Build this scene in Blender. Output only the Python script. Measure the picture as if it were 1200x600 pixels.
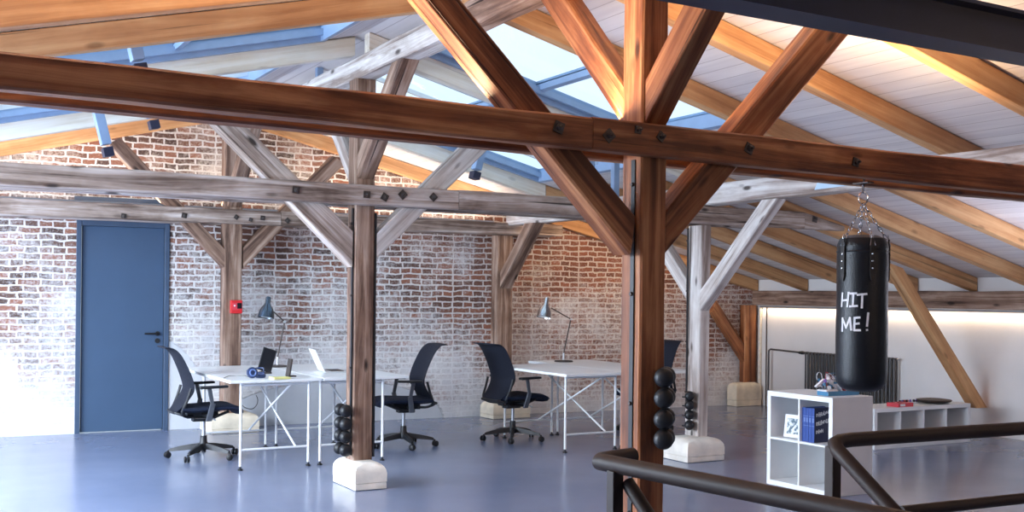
import bpy, bmesh, math, random
from mathutils import Vector, Matrix, noise

random.seed(7)
SC = bpy.context.scene
for o in list(bpy.data.objects):
    bpy.data.objects.remove(o)
COL = SC.collection

# ------------------------------------------------------------------ camera
F_PX, YAW, EYE, ROLL, HORIZON = 1273.5, math.radians(29.67), 1.52, 0.011, 347.0
cam_d = bpy.data.cameras.new('camera')
cam = bpy.data.objects.new('camera', cam_d)
COL.objects.link(cam)
SC.camera = cam
cam_d.sensor_width = 36.0
cam_d.lens = F_PX / 1200 * 36.0
cam_d.shift_y = (HORIZON - 300) / 1200
cam_d.clip_start = 0.05
cam_d.clip_end = 200
cam.matrix_world = (Matrix.Translation((0, 0, EYE)) @ Matrix.Rotation(-YAW, 4, 'Z')
                    @ Matrix.Rotation(math.pi / 2, 4, 'X') @ Matrix.Rotation(ROLL, 4, 'Z'))

# ------------------------------------------------------------------ sky, lights, exposure
SC.view_settings.view_transform = 'Standard'
SC.view_settings.look = 'None'
SC.view_settings.gamma = 1
SC.view_settings.use_curve_mapping = False
SC.view_settings.exposure = 0.0
SKY_COL, SKY_STR = (0.60, 0.80, 1.0), 1.45

world = bpy.data.worlds.new('sky')
SC.world = world
world.use_nodes = True
wn, wl = world.node_tree.nodes, world.node_tree.links
bg = wn['Background']
tcw = wn.new('ShaderNodeTexCoord')
nzw = wn.new('ShaderNodeTexNoise')
nzw.inputs['Scale'].default_value = 2.2
nzw.inputs['Detail'].default_value = 5
rw = wn.new('ShaderNodeValToRGB')
rw.color_ramp.elements[0].position = 0.35
rw.color_ramp.elements[0].color = (*SKY_COL, 1)
rw.color_ramp.elements[1].position = 0.65
rw.color_ramp.elements[1].color = (0.92, 0.97, 1.0, 1)
wl.new(tcw.outputs['Generated'], nzw.inputs['Vector'])
wl.new(nzw.outputs['Fac'], rw.inputs['Fac'])
wl.new(rw.outputs['Color'], bg.inputs['Color'])
bg.inputs['Strength'].default_value = SKY_STR


def area_light(name, loc, direction, sx, sy, power, color, spread=180):
    d = bpy.data.lights.new(name, 'AREA')
    d.shape = 'RECTANGLE'
    d.size, d.size_y = sx, sy
    d.energy = power
    d.color = color
    d.spread = math.radians(spread)
    o = bpy.data.objects.new(name, d)
    COL.objects.link(o)
    dv = Vector(direction).normalized()
    up = Vector((0, 1, 0)) if abs(dv.y) < 0.9 else Vector((1, 0, 0))
    zz = -dv
    xx = up.cross(zz).normalized()
    yy = zz.cross(xx)
    o.matrix_world = Matrix.Translation(loc) @ Matrix((xx, yy, zz)).transposed().to_4x4()
    return o


# unseen fill lamps, added outside the frame to brighten the room
area_light('window_daylight', (-3.9, 8.2, 1.35), (1, 0.0, 0.0), 6.4, 1.3, 760, (0.72, 0.85, 1.0))  # added cool fill from the left, no window seen there
area_light('roof_window_daylight', (-1.9, 8.6, 2.05), (0.45, 0.10, -0.9), 1.8, 5.4, 900, (0.74, 0.86, 1.0))  # added overhead fill, the roof is closed at this spot
area_light('near_roof_window_daylight', (-1.9, 5.3, 2.05), (0.65, 0.45, -0.5), 1.6, 1.2, 230, (0.74, 0.86, 1.0))  # added fill for the camera side of the middle frame
area_light('stair_landing_lamp', (5.0, 0.9, 2.45), (0.05, 0.85, -0.45), 0.5, 0.3, 9, (1.0, 0.66, 0.40))  # added warm fill for the sides facing the camera
area_light('side_room_daylight', (9.0, 5.3, 1.40), (-0.30, 0.45, 0.55), 1.0, 1.0, 30, (0.86, 0.86, 1.0))  # added fill, aimed up at the lower right ceiling


# ------------------------------------------------------------------ picture geometry helpers
_D = Vector((math.sin(YAW), math.cos(YAW), 0))
_R = Vector((math.cos(YAW), -math.sin(YAW), 0))
_C = Vector((0, 0, EYE))


def ray(px, py):
    dx, dy = px - 600, py - HORIZON
    c, s = math.cos(ROLL), math.sin(ROLL)
    a, b = dx * c + dy * s, -dx * s + dy * c
    return _R * (a / F_PX) + _D + Vector((0, 0, -b / F_PX))


def PX(px, py, x):
    v = ray(px, py)
    return _C + v * (x / v.x)


def PY(px, py, y):
    v = ray(px, py)
    return _C + v * (y / v.y)


def PZ(px, py, z):
    v = ray(px, py)
    return _C + v * ((z - EYE) / v.z)


# ------------------------------------------------------------------ materials
def new_mat(name):
    m = bpy.data.materials.new(name)
    m.use_nodes = True
    nt = m.node_tree
    return m, nt, nt.nodes, nt.links, nt.nodes['Principled BSDF']


def plain(name, col, rough=0.5, metal=0.0, spec=0.5, var=0.08, scale=9.0, bump=0.0, coat=0.0):
    m, nt, N, L, b = new_mat(name)
    tc = N.new('ShaderNodeTexCoord')
    nz = N.new('ShaderNodeTexNoise')
    nz.inputs['Scale'].default_value = scale
    nz.inputs['Detail'].default_value = 4
    L.new(tc.outputs['Object'], nz.inputs['Vector'])
    r = N.new('ShaderNodeValToRGB')
    r.color_ramp.elements[0].position = 0.3
    r.color_ramp.elements[1].position = 0.7
    r.color_ramp.elements[0].color = (*[max(0, c * (1 - var)) for c in col], 1)
    r.color_ramp.elements[1].color = (*[min(1, c * (1 + var)) for c in col], 1)
    L.new(nz.outputs['Fac'], r.inputs['Fac'])
    L.new(r.outputs['Color'], b.inputs['Base Color'])
    b.inputs['Roughness'].default_value = rough
    b.inputs['Metallic'].default_value = metal
    b.inputs['Specular IOR Level'].default_value = spec
    b.inputs['Coat Weight'].default_value = coat
    if bump:
        bp = N.new('ShaderNodeBump')
        bp.inputs['Strength'].default_value = bump
        bp.inputs['Distance'].default_value = 0.004
        nz2 = N.new('ShaderNodeTexNoise')
        nz2.inputs['Scale'].default_value = scale * 14
        L.new(tc.outputs['Object'], nz2.inputs['Vector'])
        L.new(nz2.outputs['Fac'], bp.inputs['Height'])
        L.new(bp.outputs['Normal'], b.inputs['Normal'])
    return m


def wood(name, dark, mid, light, rough=0.6, crack=0.6, wash=None, wash_amt=0.0, grain=1.0):
    """grain runs along the object's own X axis"""
    m, nt, N, L, b = new_mat(name)
    tc = N.new('ShaderNodeTexCoord')
    oi = N.new('ShaderNodeObjectInfo')
    add = N.new('ShaderNodeVectorMath')
    add.operation = 'MULTIPLY_ADD'
    add.inputs[1].default_value = (1, 1, 1)
    cx = N.new('ShaderNodeCombineXYZ')
    mu = N.new('ShaderNodeMath')
    mu.operation = 'MULTIPLY'
    mu.inputs[1].default_value = 37.0
    L.new(oi.outputs['Random'], mu.inputs[0])
    for i in range(3):
        L.new(mu.outputs[0], cx.inputs[i])
    L.new(tc.outputs['Object'], add.inputs[0])
    L.new(cx.outputs[0], add.inputs[2])

    def mapped(sc):
        mp = N.new('ShaderNodeMapping')
        mp.inputs['Scale'].default_value = sc
        L.new(add.outputs[0], mp.inputs['Vector'])
        return mp.outputs[0]

    def nse(sc, detail, dist=0.0, rough_=0.6):
        n = N.new('ShaderNodeTexNoise')
        n.inputs['Scale'].default_value = 1.0
        n.inputs['Detail'].default_value = detail
        n.inputs['Distortion'].default_value = dist
        n.inputs['Roughness'].default_value = rough_
        L.new(mapped(sc), n.inputs['Vector'])
        return n.outputs['Fac']
    g1 = nse((0.7 * grain, 14 * grain, 14 * grain), 8, 0.6, 0.65)
    g2 = nse((1.6, 3.0, 3.0), 4, 0.3)
    mixg = N.new('ShaderNodeMath')
    mixg.operation = 'MULTIPLY_ADD'
    mixg.inputs[1].default_value = 0.68
    hf = N.new('ShaderNodeMath')
    hf.operation = 'MULTIPLY'
    hf.inputs[1].default_value = 0.32
    L.new(g2, hf.inputs[0])
    L.new(g1, mixg.inputs[0])
    L.new(hf.outputs[0], mixg.inputs[2])
    r = N.new('ShaderNodeValToRGB')
    cr = r.color_ramp
    cr.elements[0].position = 0.40
    cr.elements[0].color = (*dark, 1)
    cr.elements[1].position = 0.61
    cr.elements[1].color = (*light, 1)
    e = cr.elements.new(0.5)
    e.color = (*mid, 1)
    L.new(mixg.outputs[0], r.inputs['Fac'])
    col = r.outputs['Color']
    if wash:
        wf = nse((2.5, 9, 9), 7, 0.4, 0.7)
        wr = N.new('ShaderNodeValToRGB')
        wr.color_ramp.elements[0].position = max(0.0, 0.62 - wash_amt * 0.5)
        wr.color_ramp.elements[1].position = min(1.0, 0.80 - wash_amt * 0.4)
        L.new(wf, wr.inputs['Fac'])
        mx = N.new('ShaderNodeMixRGB')
        mx.inputs['Color2'].default_value = (*wash, 1)
        L.new(wr.outputs['Color'], mx.inputs['Fac'])
        L.new(col, mx.inputs['Color1'])
        col = mx.outputs['Color']
    # drying cracks along the grain and a few knots
    ck = nse((0.35, 26, 26), 3, 0.2)
    ckr = N.new('ShaderNodeValToRGB')
    ckr.color_ramp.elements[0].position = 0.31
    ckr.color_ramp.elements[0].color = (1, 1, 1, 1)
    ckr.color_ramp.elements[1].position = 0.36
    ckr.color_ramp.elements[1].color = (0, 0, 0, 1)
    L.new(ck, ckr.inputs['Fac'])
    vo = N.new('ShaderNodeTexVoronoi')
    vo.inputs['Scale'].default_value = 1.0
    L.new(mapped((2.2, 6, 6)), vo.inputs['Vector'])
    kr = N.new('ShaderNodeValToRGB')
    kr.color_ramp.elements[0].position = 0.07
    kr.color_ramp.elements[0].color = (1, 1, 1, 1)
    kr.color_ramp.elements[1].position = 0.15
    kr.color_ramp.elements[1].color = (0, 0, 0, 1)
    L.new(vo.outputs['Distance'], kr.inputs['Fac'])
    mxx = N.new('ShaderNodeMath')
    mxx.operation = 'MAXIMUM'
    L.new(ckr.outputs['Color'], mxx.inputs[0])
    L.new(kr.outputs['Color'], mxx.inputs[1])
    cm = N.new('ShaderNodeMath')
    cm.operation = 'MULTIPLY'
    cm.inputs[1].default_value = crack
    L.new(mxx.outputs[0], cm.inputs[0])
    mk = N.new('ShaderNodeMixRGB')
    mk.inputs['Color2'].default_value = (*[c * 0.25 for c in dark], 1)
    L.new(cm.outputs[0], mk.inputs['Fac'])
    L.new(col, mk.inputs['Color1'])
    L.new(mk.outputs['Color'], b.inputs['Base Color'])
    b.inputs['Roughness'].default_value = rough
    b.inputs['Specular IOR Level'].default_value = 0.35
    bp = N.new('ShaderNodeBump')
    bp.inputs['Strength'].default_value = 0.8
    bp.inputs['Distance'].default_value = 0.008
    sb = N.new('ShaderNodeMath')
    sb.operation = 'SUBTRACT'
    L.new(g1, sb.inputs[0])
    L.new(cm.outputs[0], sb.inputs[1])
    L.new(sb.outputs[0], bp.inputs['Height'])
    L.new(bp.outputs['Normal'], b.inputs['Normal'])
    return m


M = {}
M['oak'] = wood('honey_oak', (0.12, 0.036, 0.014), (0.29, 0.100, 0.038), (0.52, 0.235, 0.100), 0.5, 0.85)
M['pine'] = wood('orange_pine', (0.42, 0.20, 0.085), (0.57, 0.30, 0.135), (0.70, 0.42, 0.21), 0.55, 0.5, grain=0.8)
M['grey'] = wood('weathered_grey_wood', (0.13, 0.085, 0.065), (0.36, 0.275, 0.23), (0.64, 0.56, 0.52), 0.75, 0.95)
M['brown'] = wood('old_brown_wood', (0.085, 0.045, 0.032), (0.25, 0.15, 0.105), (0.46, 0.33, 0.26), 0.7, 0.95)
M['pale'] = wood('limewashed_wood', (0.27, 0.205, 0.175), (0.54, 0.475, 0.44), (0.76, 0.72, 0.69), 0.75, 0.95)
M['cream'] = wood('cream_pine', (0.72, 0.63, 0.50), (0.82, 0.75, 0.64), (0.88, 0.83, 0.75), 0.6, 0.3)  # on rafters: roof-window daylight painted into the wood colour; also the trim board
M['steel_blue'] = plain('blue_grey_steel', (0.25, 0.35, 0.52), 0.4, 0.0, 0.5, 0.06)
M['steel_pale'] = plain('pale_blue_steel', (0.50, 0.66, 0.80), 0.4, 0.0, 0.5, 0.05)
M['steel_dark'] = plain('dark_navy_steel', (0.018, 0.02, 0.045), 0.45)
M['black'] = plain('black_plastic', (0.012, 0.013, 0.016), 0.45)
M['rubber'] = plain('black_rubber', (0.009, 0.009, 0.011), 0.42, 0, 0.4)
M['mesh'] = plain('navy_black_fabric', (0.008, 0.010, 0.020), 0.8, 0, 0.3, 0.2, 60, 0.4)
M['seat'] = plain('blue_black_seat_fabric', (0.009, 0.015, 0.036), 0.85, 0, 0.3, 0.2, 60, 0.4)
M['greymetal'] = plain('grey_metal', (0.42, 0.44, 0.48), 0.35, 0.7)
M['darkmetal'] = plain('dark_grey_metal', (0.12, 0.13, 0.15), 0.4, 0.5)
M['chrome'] = plain('polished_metal', (0.55, 0.56, 0.58), 0.18, 1.0)
M['iron'] = plain('dark_iron', (0.09, 0.075, 0.07), 0.5, 0.7, 0.5, 0.3, 30)
M['white'] = plain('white_lacquer', (0.82, 0.83, 0.84), 0.35, 0, 0.5, 0.02)
M['whitesteel'] = plain('white_coated_steel', (0.80, 0.81, 0.82), 0.35, 0, 0.5, 0.02)
M['desktop'] = plain('white_desktop_laminate', (0.84, 0.86, 0.87), 0.3, 0, 0.5, 0.02)
M['sand'] = plain('sandstone', (0.74, 0.64, 0.50), 0.9, 0, 0.2, 0.16, 7, 0.6)
M['sandpale'] = plain('pale_sandstone', (0.80, 0.74, 0.66), 0.9, 0, 0.2, 0.14, 7, 0.6)
M['lime'] = plain('limewashed_plaster', (0.80, 0.78, 0.77), 0.9, 0, 0.2, 0.04, 3, 0.3)
M['rail'] = plain('dark_brown_handrail', (0.040, 0.024, 0.019), 0.5, 0, 0.3, 0.12)
M['red'] = plain('red_plastic', (0.62, 0.025, 0.03), 0.35)
M['redpaper'] = plain('red_paper', (0.60, 0.05, 0.07), 0.6)
M['yellow'] = plain('yellow_paper', (0.86, 0.80, 0.30), 0.7)
M['doorblue'] = plain('blue_grey_door_paint', (0.050, 0.088, 0.155), 0.42, 0, 0.4, 0.04, 3)
M['doorframe'] = plain('dark_slate_frame_paint', (0.045, 0.075, 0.13), 0.45)
M['leather'] = plain('black_leather', (0.005, 0.006, 0.009), 0.36, 0, 0.45, 0.2, 12, 0.5)
M['strap'] = plain('worn_black_strap', (0.030, 0.026, 0.024), 0.6, 0, 0.3, 0.3, 30)
M['paint'] = plain('white_hand_paint', (0.80, 0.78, 0.80), 0.8, 0, 0.2, 0.1, 40)
M['bookblue'] = plain('blue_book_cover', (0.03, 0.075, 0.30), 0.5)
M['navy'] = plain('navy_book_cover', (0.015, 0.015, 0.06), 0.5)
M['paperblue'] = plain('pale_blue_print', (0.14, 0.22, 0.50), 0.6)
M['paper'] = plain('paper', (0.78, 0.77, 0.72), 0.8)
M['cyan'] = plain('teal_blue_plastic', (0.05, 0.20, 0.36), 0.4)
M['purple'] = plain('purple_plastic', (0.22, 0.12, 0.40), 0.5)
M['green'] = plain('green_plastic', (0.07, 0.32, 0.12), 0.5)
M['radiator'] = plain('dark_grey_radiator', (0.075, 0.07, 0.072), 0.45, 0.2)
M['alu'] = plain('silver_aluminium', (0.70, 0.73, 0.76), 0.35, 0.6)
M['screen'] = plain('black_glass', (0.006, 0.007, 0.012), 0.15)
M['headset'] = plain('navy_plastic', (0.02, 0.04, 0.12), 0.35)
M['plaster'] = plain('white_plaster', (0.76, 0.73, 0.72), 0.9, 0, 0.2, 0.03, 2.5, 0.25)
M['shade'] = plain('dark_chrome_lamp', (0.10, 0.13, 0.17), 0.2, 0.85)


def mottled():
    m, nt, N, L, b = new_mat('grey_blue_mottled_print')
    tc = N.new('ShaderNodeTexCoord')
    v = N.new('ShaderNodeTexNoise')
    v.inputs['Scale'].default_value = 38
    r = N.new('ShaderNodeValToRGB')
    r.color_ramp.elements[0].position = 0.42
    r.color_ramp.elements[0].color = (0.10, 0.16, 0.20, 1)
    r.color_ramp.elements[1].position = 0.58
    r.color_ramp.elements[1].color = (0.75, 0.80, 0.82, 1)
    L.new(tc.outputs['Object'], v.inputs['Vector'])
    L.new(v.outputs['Fac'], r.inputs['Fac'])
    L.new(r.outputs['Color'], b.inputs['Base Color'])
    return m


M['print'] = mottled()


def glass_mat():
    m, nt, N, L, b = new_mat('roof_glass')
    N.remove(b)
    out = N['Material Output']
    t = N.new('ShaderNodeBsdfTransparent')
    t.inputs['Color'].default_value = (0.90, 0.96, 1.0, 1)
    g = N.new('ShaderNodeBsdfGlossy')
    g.inputs['Roughness'].default_value = 0.05
    mx = N.new('ShaderNodeMixShader')
    mx.inputs['Fac'].default_value = 0.07
    L.new(t.outputs[0], mx.inputs[1])
    L.new(g.outputs[0], mx.inputs[2])
    L.new(mx.outputs[0], out.inputs['Surface'])
    return m


M['glass'] = glass_mat()


def floor_mat():
    m, nt, N, L, b = new_mat('blue_grey_poured_floor')
    tc = N.new('ShaderNodeTexCoord')
    n1 = N.new('ShaderNodeTexNoise')
    n1.inputs['Scale'].default_value = 0.9
    n1.inputs['Detail'].default_value = 6
    n1.inputs['Roughness'].default_value = 0.6
    n2 = N.new('ShaderNodeTexNoise')
    n2.inputs['Scale'].default_value = 1.5
    n2.inputs['Detail'].default_value = 2
    L.new(tc.outputs['Object'], n1.inputs['Vector'])
    L.new(tc.outputs['Object'], n2.inputs['Vector'])
    r = N.new('ShaderNodeValToRGB')
    r.color_ramp.elements[0].position = 0.3
    r.color_ramp.elements[0].color = (0.160, 0.192, 0.295, 1)
    r.color_ramp.elements[1].position = 0.7
    r.color_ramp.elements[1].color = (0.195, 0.230, 0.340, 1)
    L.new(n1.outputs['Fac'], r.inputs['Fac'])
    L.new(r.outputs['Color'], b.inputs['Base Color'])
    mr = N.new('ShaderNodeMapRange')
    mr.inputs['To Min'].default_value = 0.17
    mr.inputs['To Max'].default_value = 0.27
    L.new(n2.outputs['Fac'], mr.inputs['Value'])
    L.new(mr.outputs[0], b.inputs['Roughness'])
    b.inputs['Specular IOR Level'].default_value = 0.55
    return m


M['floor'] = floor_mat()


def boards_mat():
    """whitewashed boards, seams along the roof ridge (world Y)"""
    m, nt, N, L, b = new_mat('whitewashed_boards')
    tc = N.new('ShaderNodeTexCoord')
    sp = N.new('ShaderNodeSeparateXYZ')
    L.new(tc.outputs['Object'], sp.inputs[0])
    dv = N.new('ShaderNodeMath')
    dv.operation = 'DIVIDE'
    dv.inputs[1].default_value = 0.14
    L.new(sp.outputs['X'], dv.inputs[0])
    fr = N.new('ShaderNodeMath')
    fr.operation = 'FRACT'
    L.new(dv.outputs[0], fr.inputs[0])
    fl = N.new('ShaderNodeMath')
    fl.operation = 'FLOOR'
    L.new(dv.outputs[0], fl.inputs[0])
    wn_ = N.new('ShaderNodeTexWhiteNoise')
    wn_.noise_dimensions = '1D'
    L.new(fl.outputs[0], wn_.inputs['W'])
    seam = N.new('ShaderNodeValToRGB')
    seam.color_ramp.elements[0].position = 0.0
    seam.color_ramp.elements[0].color = (0, 0, 0, 1)
    seam.color_ramp.elements[1].position = 0.06
    seam.color_ramp.elements[1].color = (1, 1, 1, 1)
    L.new(fr.outputs[0], seam.inputs['Fac'])
    mp = N.new('ShaderNodeMapping')
    mp.inputs['Scale'].default_value = (16, 1.2, 16)
    L.new(tc.outputs['Object'], mp.inputs['Vector'])
    nz = N.new('ShaderNodeTexNoise')
    nz.inputs['Scale'].default_value = 1
    nz.inputs['Detail'].default_value = 6
    L.new(mp.outputs[0], nz.inputs['Vector'])
    ad = N.new('ShaderNodeMath')
    ad.operation = 'MULTIPLY_ADD'
    ad.inputs[1].default_value = 0.35
    L.new(wn_.outputs['Value'], ad.inputs[0])
    L.new(nz.outputs['Fac'], ad.inputs[2])
    r = N.new('ShaderNodeValToRGB')
    r.color_ramp.elements[0].position = 0.3
    r.color_ramp.elements[0].color = (0.60, 0.56, 0.58, 1)
    r.color_ramp.elements[1].position = 0.95
    r.color_ramp.elements[1].color = (0.78, 0.74, 0.74, 1)
    L.new(ad.outputs[0], r.inputs['Fac'])
    mx = N.new('ShaderNodeMixRGB')
    mx.inputs['Color1'].default_value = (0.30, 0.25, 0.25, 1)
    L.new(seam.outputs['Color'], mx.inputs['Fac'])
    L.new(r.outputs['Color'], mx.inputs['Color2'])
    L.new(mx.outputs[0], b.inputs['Base Color'])
    b.inputs['Roughness'].default_value = 0.7
    return m


M['boards'] = boards_mat()


def brick_mat():
    m, nt, N, L, b = new_mat('old_limewashed_brick')
    tc = N.new('ShaderNodeTexCoord')
    sp = N.new('ShaderNodeSeparateXYZ')
    L.new(tc.outputs['Object'], sp.inputs[0])
    cb = N.new('ShaderNodeCombineXYZ')
    L.new(sp.outputs['X'], cb.inputs[0])
    L.new(sp.outputs['Z'], cb.inputs[1])

    def nse(scale, detail=4, rough=0.6, dist=0.0):
        n = N.new('ShaderNodeTexNoise')
        n.inputs['Scale'].default_value = scale
        n.inputs['Detail'].default_value = detail
        n.inputs['Roughness'].default_value = rough
        n.inputs['Distortion'].default_value = dist
        L.new(cb.outputs[0], n.inputs['Vector'])
        return n

    def math_(op, a, bb=None, c=None):
        n = N.new('ShaderNodeMath')
        n.operation = op
        for i, v in enumerate((a, bb, c)):
            if v is None:
                continue
            if isinstance(v, (int, float)):
                n.inputs[i].default_value = v
            else:
                L.new(v, n.inputs[i])
        return n.outputs[0]

    def ramp(fac, p0, p1, c0=(0, 0, 0), c1=(1, 1, 1)):
        r = N.new('ShaderNodeValToRGB')
        r.color_ramp.elements[0].position = p0
        r.color_ramp.elements[0].color = (*c0, 1)
        r.color_ramp.elements[1].position = p1
        r.color_ramp.elements[1].color = (*c1, 1)
        L.new(fac, r.inputs['Fac'])
        return r.outputs['Color']

    def mix(fac, a, bb):
        n = N.new('ShaderNodeMixRGB')
        for i, v in ((0, fac), (1, a), (2, bb)):
            if isinstance(v, (int, float)):
                n.inputs[i].default_value = v
            elif isinstance(v, tuple):
                n.inputs[i].default_value = (*v, 1)
            else:
                L.new(v, n.inputs[i])
        return n.outputs[0]
    # wobbly courses
    wob = nse(6.0, 4)
    sub = N.new('ShaderNodeVectorMath')
    sub.operation = 'SUBTRACT'
    sub.inputs[1].default_value = (0.5, 0.5, 0.5)
    L.new(wob.outputs['Color'], sub.inputs[0])
    scl = N.new('ShaderNodeVectorMath')
    scl.operation = 'SCALE'
    scl.inputs['Scale'].default_value = 0.055
    L.new(sub.outputs[0], scl.inputs[0])
    addv = N.new('ShaderNodeVectorMath')
    addv.operation = 'ADD'
    L.new(cb.outputs[0], addv.inputs[0])
    L.new(scl.outputs[0], addv.inputs[1])
    bt = N.new('ShaderNodeTexBrick')
    L.new(addv.outputs[0], bt.inputs['Vector'])
    bt.offset = 0.5
    bt.squash = 0.62
    bt.squash_frequency = 2
    bt.inputs['Scale'].default_value = 1.0
    bt.inputs['Brick Width'].default_value = 0.225
    bt.inputs['Row Height'].default_value = 0.0685
    bt.inputs['Mortar Size'].default_value = 0.011
    bt.inputs['Mortar Smooth'].default_value = 0.35
    bt.inputs['Bias'].default_value = -0.05
    bt.inputs['Color1'].default_value = (0.0, 0.0, 0.0, 1)
    bt.inputs['Color2'].default_value = (1.0, 1.0, 1.0, 1)
    bt.inputs['Mortar'].default_value = (0.5, 0.5, 0.5, 1)
    # tone of each brick
    rb = N.new('ShaderNodeValToRGB')
    cr = rb.color_ramp
    cr.elements[0].position = 0.05
    cr.elements[0].color = (0.048, 0.030, 0.030, 1)
    cr.elements[1].position = 0.95
    cr.elements[1].color = (0.30, 0.115, 0.072, 1)
    e = cr.elements.new(0.35)
    e.color = (0.135, 0.068, 0.054, 1)
    e = cr.elements.new(0.65)
    e.color = (0.21, 0.09, 0.062, 1)
    L.new(bt.outputs['Color'], rb.inputs['Fac'])
    speck = nse(55, 5, 0.7)
    bricks = mix(math_('MULTIPLY', ramp(speck.outputs['Fac'], 0.35, 0.7), 0.35), rb.outputs['Color'], (0.42, 0.27, 0.20))
    # redder towards the right, browner to the left
    redness = ramp(math_('MULTIPLY', sp.outputs['X'], 0.1), 0.45, 0.78)
    bricks = mix(math_('MULTIPLY', redness, 0.38), bricks, (0.32, 0.095, 0.045))
    mort_n = nse(28, 6, 0.75)
    mortar = ramp(mort_n.outputs['Fac'], 0.3, 0.7, (0.60, 0.56, 0.54), (0.84, 0.82, 0.81))
    mortar = mix(math_('MULTIPLY', redness, 0.55), mortar, (0.50, 0.36, 0.28))
    edge_n = nse(42, 5, 0.7)
    mf = math_('ADD', bt.outputs['Fac'], math_('MULTIPLY', math_('SUBTRACT', edge_n.outputs['Fac'], 0.48), 2.0))
    mfac = ramp(mf, 0.28, 0.62)
    base = mix(mfac, bricks, mortar)
    # limewash: stronger low on the wall, weaker at the right end and up in the gable
    zf = math_('MULTIPLY', sp.outputs['Z'], 0.20)
    big = nse(1.15, 5, 0.62)
    fine = nse(24, 8, 0.78)
    s = math_('ADD', math_('MULTIPLY', big.outputs['Fac'], 1.15), math_('MULTIPLY', fine.outputs['Fac'], 1.15))
    s = math_('SUBTRACT', math_('SUBTRACT', s, 0.2), zf)
    s = math_('SUBTRACT', s, math_('MULTIPLY', redness, 0.13))
    gable = ramp(math_('MULTIPLY', sp.outputs['Z'], 0.25), 0.58, 0.66)
    s = math_('ADD', s, math_('MULTIPLY', gable, 0.24))
    lw = ramp(s, 0.53, 0.84)
    lwn = nse(3.0, 4)
    limecol = ramp(lwn.outputs['Fac'], 0.3, 0.7, (0.66, 0.66, 0.69), (0.84, 0.83, 0.83))
    limecol = mix(math_('MULTIPLY', gable, 0.6), limecol, (0.74, 0.62, 0.52))
    base = mix(math_('MULTIPLY', lw, 0.80), base, limecol)
    flake = nse(44, 8, 0.82)
    fl_ = ramp(math_('ADD', flake.outputs['Fac'], math_('MULTIPLY', math_('SUBTRACT', big.outputs['Fac'], 0.5), 0.35)), 0.53, 0.62)
    base = mix(math_('MULTIPLY', fl_, 0.62), base, limecol)
    # low rendered strip and two walled-up arches, smooth plaster

    def ellipse(cx_, cz_, rx, rz):
        a = math_('DIVIDE', math_('SUBTRACT', sp.outputs['X'], cx_), rx)
        c = math_('DIVIDE', math_('SUBTRACT', sp.outputs['Z'], cz_), rz)
        d = math_('ADD', math_('MULTIPLY', a, a), math_('MULTIPLY', c, c))
        return ramp(math_('ADD', d, math_('MULTIPLY', math_('SUBTRACT', fine.outputs['Fac'], 0.5), 0.12)), 0.96, 1.0, (1, 1, 1), (0, 0, 0))
    a1 = ellipse(4.55, 0.0, 1.42, 0.50)
    a2 = ellipse(2.45, 0.0, 0.68, 1.05)
    strip = ramp(math_('ADD', sp.outputs['Z'], math_('MULTIPLY', math_('SUBTRACT', big.outputs['Fac'], 0.5), 0.9)), 0.12, 0.20, (1, 1, 1), (0, 0, 0))
    patch = math_('MAXIMUM', a1, a2)
    patchcol = ramp(big.outputs['Fac'], 0.3, 0.7, (0.50, 0.52, 0.56), (0.62, 0.63, 0.66))
    base = mix(math_('MULTIPLY', strip, 0.55), base, limecol)
    base = mix(patch, base, patchcol)
    L.new(base, b.inputs['Base Color'])
    b.inputs['Roughness'].default_value = 0.92
    b.inputs['Specular IOR Level'].default_value = 0.2
    inv = math_('SUBTRACT', 1.0, patch)
    hgt = math_('MULTIPLY', math_('ADD', math_('MULTIPLY', math_('SUBTRACT', 1.0, mfac), 0.8), math_('MULTIPLY', fine.outputs['Fac'], 0.7)), inv)
    bp = N.new('ShaderNodeBump')
    bp.inputs['Strength'].default_value = 0.9
    bp.inputs['Distance'].default_value = 0.014
    L.new(hgt, bp.inputs['Height'])
    L.new(bp.outputs['Normal'], b.inputs['Normal'])
    return m


M['brick'] = brick_mat()


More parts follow.
